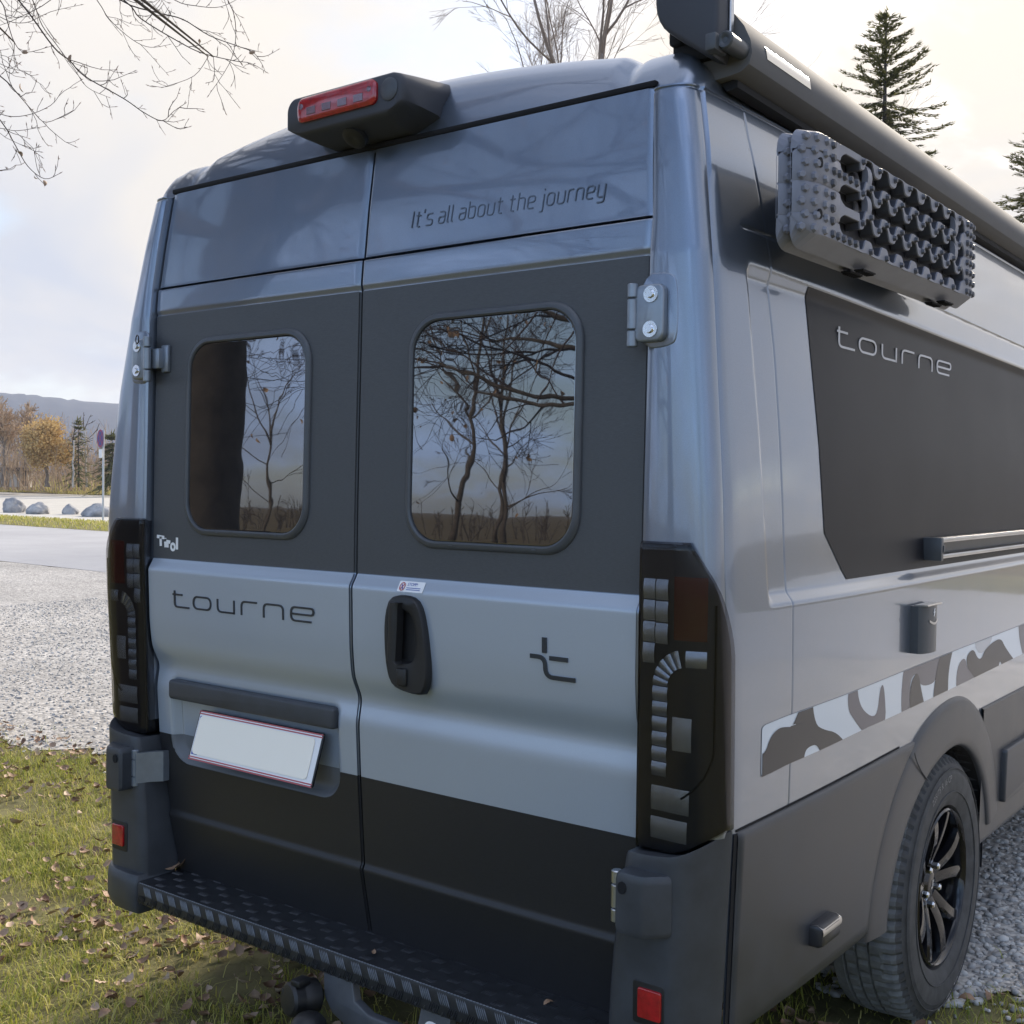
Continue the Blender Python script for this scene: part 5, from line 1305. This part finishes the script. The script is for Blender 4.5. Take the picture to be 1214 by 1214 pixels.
m_blue = simple('sign_blue', (.03, .03, .20), .35); m_sred = simple('sign_red', (.30, .02, .07), .35)
b = MB(); b.loft([[(.10+x, .0+r*math.cos(2*math.pi*k/28), 2.85+r*math.sin(2*math.pi*k/28)) for k in range(28)] for x, r in ((0,.31),(.012,.31))], 0)
b.loft([[(.1135+x, r*math.cos(2*math.pi*k/28), 2.85+r*math.sin(2*math.pi*k/28)) for k in range(28)] for x, r in ((0,.305),(0,.25))], 1, False, False)
for a in (.785, 2.356): b.loft([[(.1138, c*.27*math.cos(a)-sgn*.025*math.sin(a), 2.85+c*.27*math.sin(a)+sgn*.025*math.cos(a)) for sgn in (-1, 1)] for c in (-1, 1)], 1, False, False, closed=False)
b.build('sign_disc', [m_blue, m_sred], sg)
b = MB(); b.rbox((.10, 0, 2.33), (.012, .30, .30), .004, 1); b.build('sign_plate', [M['white']], sg)
q = gp(17, 590); D_ = 92; r0 = ray(16, 575); c = CAM+r0*D_
ht = empty('hut', (c[0], c[1], .5), label='low pale hut with a dark flat roof under the bare trees', cat='hut'); ht.rotation_euler = (0, 0, R(35))
b = MB(); b.rbox((0, 0, .95), (2.2, 1.9, 1.3), .02, 1); b.build('wall', [simple('hut_wall', (.42,.38,.33), .8, var=.1, scale=2)], ht)
b = MB(); b.rbox((0, 0, 1.72), (3.0, 2.5, .26), .03, 1); b.build('roof', [simple('hut_roof', (.09,.07,.07), .8)], ht)
b = MB(); b.rbox((.55, -.96, .85), (.7, .06, 1.0), .01, 1); b.build('door', [simple('hut_door', (.60,.56,.50), .7)], ht)

# ------------------------------------------------------------------ trees
m_bark = simple('grey_bark', (.075,.062,.052), .9, var=.35, scale=9, bump=.6, bscale=40)
m_twig = simple('dark_twig', (.050,.036,.034), .8, var=.2, scale=20)
m_palebark = simple('birch_bark', (.40,.38,.35), .8, var=.55, scale=5, stretch=(1,1,.35))
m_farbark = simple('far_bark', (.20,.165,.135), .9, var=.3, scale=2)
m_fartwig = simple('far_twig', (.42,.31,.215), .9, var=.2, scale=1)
m_hazetwig = simple('hazy_birch_twig', (.23,.185,.155), .9, var=.2, scale=2)  # paler brown-grey, haze put into the colour of stems and twigs
m_bud = simple('brown_bud', (.085,.050,.036), .7)
def foliage_mat(name, c0, c1):
    mt, t, p = mat(name); p.inputs['Roughness'].default_value = .7; at = N(t, 'ShaderNodeAttribute', attribute_name='tone'); L(t, ramp_(t, at.outputs['Fac'], [(0, c0), (1, c1)]), p.inputs['Base Color']); tl = N(t, 'ShaderNodeBsdfTranslucent'); L(t, p.inputs['Base Color'].links[0].from_socket, tl.inputs[0]); mx = N(t, 'ShaderNodeMixShader'); mx.inputs[0].default_value = .35; o = t.nodes['Material Output']; L(t, p.outputs[0], mx.inputs[1]); L(t, tl.outputs[0], mx.inputs[2]); L(t, mx.outputs[0], o.inputs[0]); return mt
m_spruce = foliage_mat('spruce_needles', (.055,.068,.024), (.19,.185,.065))
m_yellow = foliage_mat('yellow_leaves', (.38,.24,.10), (.62,.45,.20))
m_brown = foliage_mat('brown_leaves', (.07,.035,.025), (.16,.075,.04))
def branch_path(p, d, ln, n, wob, lift, rr):
    pts = [Vector(p)]; d = Vector(d).normalized()
    for i in range(n):
        d = (d+Vector((rr.gauss(0, wob), rr.gauss(0, wob), rr.gauss(0, wob)+lift))).normalized(); pts.append(pts[-1]+d*(ln/n))
    return pts
def grow(tr, tw, p, d, r, ln, depth, rr, lift=.02, tips=None, split=(3, 5), ang=.75, shrink=.62, wob=.10, minr=.004, sides=7):
    n = max(3, min(7, int(ln/.5)+2)); pts = branch_path(p, d, ln, n, wob, lift, rr); r1 = max(minr, r*.45)
    rad = [r+(r1-r)*i/n for i in range(n+1)]
    (tr if depth >= 3 else tw).tube(pts, rad, sides if r > .05 else (5 if r > .02 else 3), 0, r > .03)
    if depth == 0:
        if tips is not None: tips.append(pts)
        return
    for k in range(rr.randint(*split)):
        t_ = rr.uniform(.25, 1.0) if k else 1.0; i = min(n-1, int(t_*n)); q = pts[i].lerp(pts[i+1], t_*n-i) if i < n else pts[-1]
        dd = (pts[min(i+1, n)]-pts[max(i-1, 0)]).normalized(); ax = Vector((rr.gauss(0, 1), rr.gauss(0, 1), rr.gauss(0, 1))).cross(dd).normalized()
        a = rr.uniform(.5, 1.15)*ang*(0.5 if k == 0 else 1); nd = Matrix.Rotation(a, 3, ax)@dd
        grow(tr, tw, q, nd, max(minr, (rad[i])*rr.uniform(.45, .7)), ln*shrink*rr.uniform(.7, 1.15), depth-1, rr, lift, tips, split, ang, shrink, wob, minr, sides)
def bare_tree(name, loc, h, r, label, seed, depth=4, bark=None, group=None, lean=(0, 0), split=(3, 5), ang=.75, lift=.03, minr=.006, trunkfrac=.35, cat='tree', shrink=.62, leaves=None, twig=None):
    rr = random.Random(seed); root = empty(name, loc, label=label, cat=cat, group=group); tr, tw = MB(), MB(); tips = []
    top = Vector((lean[0]*h, lean[1]*h, h*trunkfrac)); n = 6
    pts = [Vector((0, 0, -.1)).lerp(top, i/n)+Vector((rr.gauss(0, .02)*h*.3, rr.gauss(0, .02)*h*.3, 0))*(i > 0) for i in range(n+1)]
    tr.tube(pts, [r*(1.35 if i == 0 else 1-.35*i/n) for i in range(n+1)], 10)
    for k in range(3 if trunkfrac < .5 else 2):
        a = rr.uniform(0, 6.28); dd = Vector((math.cos(a)*.38*(k > 0)+lean[0], math.sin(a)*.38*(k > 0)+lean[1], 1))
        grow(tr, tw, pts[-1-(k > 0)*rr.randint(0, 1)], dd, r*.6*(1 if k == 0 else .75), h*(1-trunkfrac)*.55, depth, rr, lift, tips, split, ang, shrink, .09, minr)
    for i in range(2, n):
        if trunkfrac > .3:
            a = rr.uniform(0, 6.28); grow(tr, tw, pts[i], (math.cos(a), math.sin(a), .5), r*.32, h*.22, depth-1, rr, lift, tips, split, ang, shrink, .09, minr)
    tr.build('trunk', [bark or m_bark], root, angle=None); cr = tw.build('crown', [twig or m_twig], root, angle=None)
    if leaves:
        V = []; F = []; tn = []
        for t_ in tips:
            for _ in range(leaves[0]):
                p = t_[rr.randrange(len(t_))]+Vector((rr.gauss(0, leaves[2]),)*1+(rr.gauss(0, leaves[2]), rr.gauss(0, leaves[2]))); s_ = leaves[1]*rr.uniform(.6, 1.4); u = Vector((rr.gauss(0, 1), rr.gauss(0, 1), rr.gauss(0, 1))).normalized(); v = u.orthogonal().normalized()
                k = len(V); V += [p+u*s_, p+v*s_*.6, p-u*s_, p-v*s_*.6]; F.append((k, k+1, k+2, k+3)); tn += [rr.random()]*4
        b = MB(); b.add(V, F); o = b.build('leaves', [leaves[3]], root, smooth=False); at = o.data.attributes.new('tone', 'FLOAT', 'POINT'); at.data.foreach_set('value', tn)
    return root
def spruce(loc, h, w_, label, seed, group=None, levels=34, dens=1.0, quad=.10):
    rr = random.Random(seed); root = empty('spruce_tree', loc, label=label, cat='tree', group=group); tr = MB(); tr.tube([(0,0,-.1),(0,0,h*.5),(0,0,h)], [h*.016,h*.009,.012], 8); V = []; F = []; tn = []
    def spray(p, d, s_):
        up = Vector((0, 0, 1)); si = d.cross(up).normalized() if abs(d.z) < .98 else Vector((1, 0, 0))
        for _ in range(2):
            sd = (si*rr.uniform(.5, 1)*rr.choice((-1, 1))+up*rr.uniform(-.55, .15)).normalized(); l = s_*rr.uniform(.6, 1.3); k = len(V)
            V.extend([p-d*l*.10, p+d*l*.55+sd*l*.25, p+sd*l*.35+d*l*.95, p+sd*l*.35-d*l*.05+up*.0]); F.append((k, k+1, k+2, k+3)); tn.extend([rr.random()]*4)
    for i in range(levels):
        f = (i+rr.uniform(-.3, .3))/levels; z = h*(.10+.90*f); ln = w_*(1-f)**.80*rr.uniform(.45, 1.15)+.06*h*.1; nb = rr.randint(5, 7) if f < .9 else 4
        for k in range(nb):
            a = 6.283*k/nb+i*1.7+rr.uniform(-.5, .5); drop = -.12-.34*(1-f)+rr.uniform(-.2, .2) if f < .82 else .35
            d = Vector((math.cos(a), math.sin(a), drop)).normalized(); n = max(3, int(ln/(quad*.85))); p = Vector((0, 0, z)); pts = [p]
            for j in range(n):
                p = p+d*(ln/n); d = (d+Vector((0, 0, .05*(j > n*.5)))).normalized(); pts.append(p)
                for _ in range(max(1, int(2*dens))): spray(p+Vector((rr.gauss(0, .03), rr.gauss(0, .03), rr.gauss(0, .02)-.03)), (d+Vector((rr.gauss(0, .35), rr.gauss(0, .35), 0))).normalized(), quad*rr.uniform(.8, 1.5)*(1.15-.35*j/n))
            tr.tube(pts, [.010+.012*(1-f)]+[.006]*n, 4)
    for j in range(10): spray(Vector((0, 0, h-.05*j)), Vector((rr.gauss(0, .5), rr.gauss(0, .5), 1)).normalized(), quad)
    tr.build('trunk', [m_bark], root, angle=None); b = MB(); b.add(V, F); o = b.build('crown', [m_spruce], root, smooth=False); at = o.data.attributes.new('tone', 'FLOAT', 'POINT'); at.data.foreach_set('value', tn); return root
def at(px_, dist, z=0):
    r = ray(px_, 575); h = math.hypot(r[0], r[1]); return (CAM[0]+r[0]/h*dist, CAM[1]+r[1]/h*dist, z)
def hgt(py_, dist, px_=600): r = ray(px_, py_); return CAM[2]+r[2]/math.hypot(r[0], r[1])*dist
# behind the van
spruce(at(1040, 30), hgt(13, 30, 1040), 4.6, 'ragged dark spruce rising above the awning of the van', 5, 'spruces beyond the van', levels=64, quad=.115, dens=3.5)
spruce(at(1225, 34), hgt(140, 34, 1200), 4.4, 'spruce cut by the right edge, lower than the one over the awning', 8, 'spruces beyond the van', levels=56, quad=.115, dens=3.5)
bare_tree('birch_tree', at(697, 30), 17.5, .16, 'bare birch with two straight stems above the roof edge', 21, 5, minr=.0035, twig=m_hazetwig, bark=m_hazetwig, group='bare trees beyond the van', trunkfrac=.55, ang=.55, lift=.0, split=(3, 5))
bare_tree('birch_tree', at(672, 33), 16.5, .15, 'bare birch leaning left above the van roof', 25, 5, minr=.0035, twig=m_hazetwig, bark=m_hazetwig, group='bare trees beyond the van', trunkfrac=.52, lean=(-.035, -.025), ang=.5, lift=.0, split=(3, 5))
bare_tree('birch_tree', at(812, 42), 17.5, .15, 'faint bare birch directly behind the awning end cap', 31, 5, minr=.0035, twig=m_hazetwig, bark=m_hazetwig, group='bare trees beyond the van', trunkfrac=.5, ang=.55, lift=0, split=(2, 4))
bare_tree('birch_tree', at(968, 44), 15.0, .14, 'thin bare birch crown between the awning badge and the ragged spruce', 37, 5, minr=.0035, twig=m_hazetwig, bark=m_hazetwig, group='bare trees beyond the van', trunkfrac=.5, ang=.55, split=(2, 4))
# across the parking lot
G1 = 'trees across the parking lot'
bare_tree('bare_tree', at(5, 96, 1.0), hgt(500, 96, 5)-.2, .20, 'grey-brown bare tree at the left edge beyond the hut', 41, 4, minr=.022, bark=m_farbark, twig=m_fartwig, group=G1, split=(4, 6), trunkfrac=.25)
bare_tree('bare_tree', at(30, 99, 1.0), hgt(493, 99, 30)-.2, .22, 'tallest bare tree, just left of the yellow tree', 42, 4, minr=.022, bark=m_farbark, twig=m_fartwig, group=G1, split=(4, 6), trunkfrac=.25)
bare_tree('yellow_tree', at(56, 93, 1.0), hgt(512, 93, 56)-.6, .18, 'round tree with thin golden yellow leaves', 43, 3, minr=.02, bark=m_farbark, twig=m_fartwig, group=G1, split=(5, 7), trunkfrac=.22, ang=.95, leaves=(26, .085, .28, m_yellow))
spruce(at(93, 92, 1.0), hgt(503, 92, 93)-.6, 1.5, 'slim dark spruce between the yellow tree and the sign pole', 44, G1, levels=22, dens=.5, quad=.32)
spruce(at(133, 88, 1.0), hgt(520, 88, 133)-.6, 2.0, 'dense dark green fir behind the sign pole next to the van', 45, G1, levels=20, dens=1.0, quad=.42)
bare_tree('birch_tree', at(87, 90, 1.0), 4.4, .075, 'thin white birch stem in front of the slim spruce', 46, 2, minr=.02, group=G1, bark=m_palebark, trunkfrac=.75, split=(2, 3))
bare_tree('birch_tree', at(103, 94, 1.0), 5.6, .075, 'pale leaning birch stem just right of the slim spruce', 47, 2, minr=.02, group=G1, bark=m_palebark, trunkfrac=.75, lean=(-.03, -.02), split=(2, 3))
def thicket(name, pts, hmax, seed, kind_mat, nrod=7, spread=1.2):
    rr = random.Random(seed); b = MB()
    for p in pts:
        for _ in range(nrod):
            q = Vector(p)+Vector((rr.gauss(0, spread), rr.gauss(0, spread), 0)); h = hmax*rr.uniform(.35, 1); d = Vector((rr.gauss(0, .2), rr.gauss(0, .2), 1)).normalized(); tip = q+d*h
            b.tube([q, q.lerp(tip, .6), tip], [.035, .022, .012], 3, 0, False)
            for _ in range(7):
                s_ = q.lerp(tip, rr.uniform(.25, 1)); dd = Vector((rr.gauss(0, .7), rr.gauss(0, .7), 1)).normalized(); b.tube([s_, s_+dd*h*.3*rr.uniform(.4, 1)], [.016, .010], 3, 0, False)
    return b.build(name, [kind_mat], angle=None, kind='stuff')
m_thick = simple('thicket_twigs', (.34,.25,.17), .9, var=.35, scale=.3)
thicket('thicket', [at(x, 100+6*math.sin(x), .6) for x in range(-60, 175, 5)], 3.6, 61, m_thick, 9, 1.4)
thicket('thicket', [at(x, 118+9*math.sin(x*.7), .6) for x in range(-60, 175, 5)], 6.2, 62, m_thick, 8, 2.0)
# the beech whose twigs hang into the picture at the upper left
rr = random.Random(77)
beech = empty('beech_tree', (-3.55, -2.25, 0), label='beech beside the lawn whose bare budded twigs hang in at the upper left', cat='tree'); tr, tw, bud, lv = MB(), MB(), MB(), MB(); tips = []
B0 = Vector(beech.location); loc = lambda p: Vector(p)-B0
tr.tube([(0,0,-.1),(0,0,.35),(.06,.03,1.5),(.16,.05,3.0),(.28,.10,4.6),(.4,.1,6.5)], [.40,.31,.275,.255,.225,.16], 16)
for k in range(6):
    a = k*2.4+.4; z = 3.0+.42*k; grow(tr, tw, (.05+.04*z, .07, z), (math.cos(a), math.sin(a), .42), .085, 2.6, 3, rr, -.02, tips, (4, 6), .85, .62, .10, .0035)
grow(tr, tw, (.4,.1,6.4), (.1,.1,1), .14, 3, 4, rr, 0, tips, (3, 4), .8, .62, .1, .004)
PX = [ # twig lines measured on the photograph, with the distance at which each hangs
 ([(-60,-90),(22,0),(63,55),(83,72),(100,90),(147,117),(170,133),(192,143),(206,132),(219,123)], 6.0, .0075),
 ([(60,-60),(147,0),(167,22),(213,50),(240,63),(277,72),(297,75),(315,85)], 6.3, .0070),
 ([(90,-50),(143,0),(187,15),(217,23),(248,42),(283,55),(300,62),(310,75),(314,84)], 6.1, .0065),
 ([(70,-60),(115,0),(130,23),(157,47),(178,56),(200,53)], 6.6, .0045),
 ([(255,-30),(270,0),(278,20),(279,50),(271,77),(248,112)], 6.2, .0050),
 ([(-70,40),(0,90),(20,110),(40,133),(55,145),(83,133)], 5.7, .0060),
 ([(-60,70),(0,142),(17,170),(33,197),(53,212),(70,206)], 5.6, .0055),
 ([(-40,-40),(0,0),(8,23),(17,50),(30,62),(60,55)], 5.9, .0055),
 ([(17,50),(18,77),(33,88),(36,87)], 5.9, .0030),
 ([(20,-40),(40,3),(50,30),(67,53),(87,80),(103,103),(128,115)], 6.15, .0050),
 ([(170,-30),(207,0),(233,7),(262,8),(290,-6)], 6.4, .0045),
 ([(247,67),(230,90),(195,103)], 6.25, .0028), ([(253,67),(254,93),(246,98)], 6.25, .0028),
 ([(-50,-20),(0,20),(30,27),(60,14),(95,6)], 6.5, .0040), ([(-40,110),(0,135),(30,137),(60,125),(72,110)], 5.8, .0035), ([(-50,150),(0,152),(20,155),(52,150)], 5.6, .0030),
 ([(95,-40),(60,0),(20,22),(0,30)], 6.2, .0040), ([(-30,60),(10,80),(35,85)], 6.0, .0030)]
def budded(pts, r0, depth):
    r0 = r0*.62 if depth == 2 else r0
    tw.tube(pts, [r0+(max(.0012, r0*.30)-r0)*i/(len(pts)-1) for i in range(len(pts))], 5, 0, True)
    tot = sum((pts[i+1]-pts[i]).length for i in range(len(pts)-1)); s_ = rr.uniform(.03, .09); side = 1; acc = 0
    for i in range(len(pts)-1):
        seg = pts[i+1]-pts[i]; l = seg.length; d = seg.normalized()
        while s_ < acc+l:
            p = pts[i]+seg*((s_-acc)/l); si = d.cross(Vector((.8, .6, .1))).normalized()*side; side = -side; nd = (d*.8+si*.75+Vector((rr.gauss(0, .25), rr.gauss(0, .25), rr.gauss(0, .2)))).normalized()
            if depth > 0 and rr.random() < .62:
                ln = rr.uniform(.05, .30)*(1 if depth > 1 else .45)*(1.1-.5*s_/tot); q = branch_path(p, nd, ln, 4, .16, .10, rr); budded(q, max(.0012, r0*.5), depth-1)
            else:
                e = p+nd*.020; bud.loft([[p+nd*t_+(Vector((math.cos(a), math.sin(a), 0)).cross(nd))*w_ for a in (0, 2.1, 4.2)] for t_, w_ in ((.002, .0012), (.010, .0026), (.021, .0004))], 0, False, True)
            s_ += rr.uniform(.035, .085)
        acc += l
    e = pts[-1]; d = (pts[-1]-pts[-2]).normalized(); bud.loft([[e+d*t_+(Vector((math.cos(a), math.sin(a), 0)).cross(d))*w_ for a in (0, 2.1, 4.2)] for t_, w_ in ((0, .0012), (.008, .0026), (.022, .0004))], 0, False, True)
def leaf_at(mb_, p, s_):
    V, F = LG[rr.randrange(7)]; M4 = Matrix.Translation(p)@Matrix.Rotation(rr.uniform(0, 6), 4, 'Z')@Matrix.Rotation(rr.uniform(.8, 2.0), 4, 'X')@Matrix.Rotation(rr.uniform(0, 6), 4, 'Z')@Matrix.Scale(s_, 4); mb_.add([M4@Vector(v) for v in V], F)
for pts, dist, r0 in PX:
    dd = dist; P = []
    for i, (x, y) in enumerate(pts):
        r_ = ray(x, y); P.append(loc(CAM+r_*(dd+.05*math.sin(i*1.9+x)+i*.03)))
    # smooth
    S_ = []
    for i in range(len(P)-1):
        a, b_, c, e = P[max(i-1, 0)], P[i], P[i+1], P[min(i+2, len(P)-1)]
        for k in range(4):
            t_ = k/4; S_.append(.5*((2*b_)+(c-a)*t_+(2*a-5*b_+4*c-e)*t_*t_+(3*b_-a-3*c+e)*t_**3))
    S_.append(P[-1]); budded(S_, r0, 2)
    st_ = P[0]; src = Vector((.1, .1, 4.0+rr.uniform(0, 1.2))); mid = src.lerp(st_, .55)+Vector((0, 0, .7)); path = [src.lerp(mid, t_).lerp(mid.lerp(st_, t_), t_) for t_ in np.linspace(0, 1, 9)]
    tr.tube(path, [.05+(r0*1.2-.05)*t_ for t_ in np.linspace(0, 1, 9)], 6)
for x, y, dist in ((83,69,6.0),(23,105,5.7),(54,145,5.7),(26,182,5.6),(41,211,5.6),(54,216,5.6),(235,48,6.2),(28,61,5.9),(299,62,6.1)): leaf_at(lv, loc(CAM+ray(x, y)*dist), rr.uniform(.35, .8))
for t_ in tips[::3]: leaf_at(lv, t_[rr.randrange(1, len(t_))]+Vector((0, 0, -.03)), rr.uniform(.8, 1.3))
tr.build('trunk', [m_bark], beech, angle=None); tw.build('crown', [m_twig], beech, angle=None); bud.build('buds', [m_bud], beech, angle=None, kind='stuff')
o = lv.build('leaves', [m_leaf], beech, angle=None, kind='stuff')
# what stands behind the photographer, seen mirrored in the windows and paint
G2 = 'bare trees behind the photographer'
for i, (x, y, h, r, sd, lean, lab) in enumerate(((-22.3,-27,12,.11,51,(.07,0),'bare tree mirrored leaning in the right rear window'), (-24.8,-33,12,.10,52,(-.02,0),'second bare tree mirrored in the right rear window'), (-23.2,-20,7,.06,53,(0,0),'bare bushy tree mirrored in the left rear window'), (7,-22,11,.2,54,(0,0),'bare tree on the meadow behind the photographer, to the right'), (-27.5,-36,11,.10,55,(.03,0),'bare tree on the meadow between the mirrored ones'))):
    bare_tree('bare_tree', (x, y, 0), h, r, lab, sd, 5, minr=.006, group=G2, trunkfrac=.45, split=(2, 4), lean=lean, ang=.6)
# overhead limbs with a few withered leaves, from a second beech to the right of the camera
rr = random.Random(91); b2 = empty('beech_tree', (-3.9, -8.6, 0), label='beech with withered leaves behind the photographer, mirrored in the right window', cat='tree'); tr, tw, lv = MB(), MB(), MB(); tips = []
tr.tube([(0,0,-.1),(0,0,.5),(.05,0,2.5),(-.05,.1,5)], [.36,.27,.24,.20], 14)
for k in range(9):
    a = 2.5+rr.gauss(0, .9); grow(tr, tw, (0, .05, 2.3+.27*k), (math.cos(a), math.sin(a), .38), .036, 2.6, 3, rr, -.012, tips, (4, 6), .8, .64, .11, .0028)
for t_ in tips[::4]: leaf_at(lv, t_[rr.randrange(1, len(t_))]+Vector((0, 0, -.04)), rr.uniform(.8, 1.4))
tr.build('trunk', [m_bark], b2, angle=None); tw.build('crown', [m_twig], b2, angle=None); lv.build('leaves', [m_leaf], b2, angle=None, kind='stuff')
thicket('far_thicket', [(x, -48+5*math.sin(x*.7), 0) for x in range(-78, 30, 2)], 2.2, 63, m_bark, 9, 1.2)

# ------------------------------------------------------------------ sky is above; the air between
mt = bpy.data.materials.new('haze_air'); mt.use_nodes = True; t = mt.node_tree; t.nodes.clear()
pv = N(t, 'ShaderNodeVolumePrincipled'); pv.inputs['Color'].default_value = (.80, .86, 1.0, 1); pv.inputs['Density'].default_value = .00022; pv.inputs['Anisotropy'].default_value = .2
oo = N(t, 'ShaderNodeOutputMaterial'); L(t, pv.outputs[0], oo.inputs['Volume'])
bm = bmesh.new(); bmesh.ops.create_cube(bm, size=1.0); bmesh.ops.scale(bm, vec=(4000, 4000, 131), verts=bm.verts); bmesh.ops.translate(bm, vec=(0, 0, 131/2-5.2), verts=bm.verts)
me = bpy.data.meshes.new('haze'); bm.to_mesh(me); bm.free(); me.materials.append(mt); o = bpy.data.objects.new('haze', me); COL.objects.link(o); tag(o, kind='stuff')
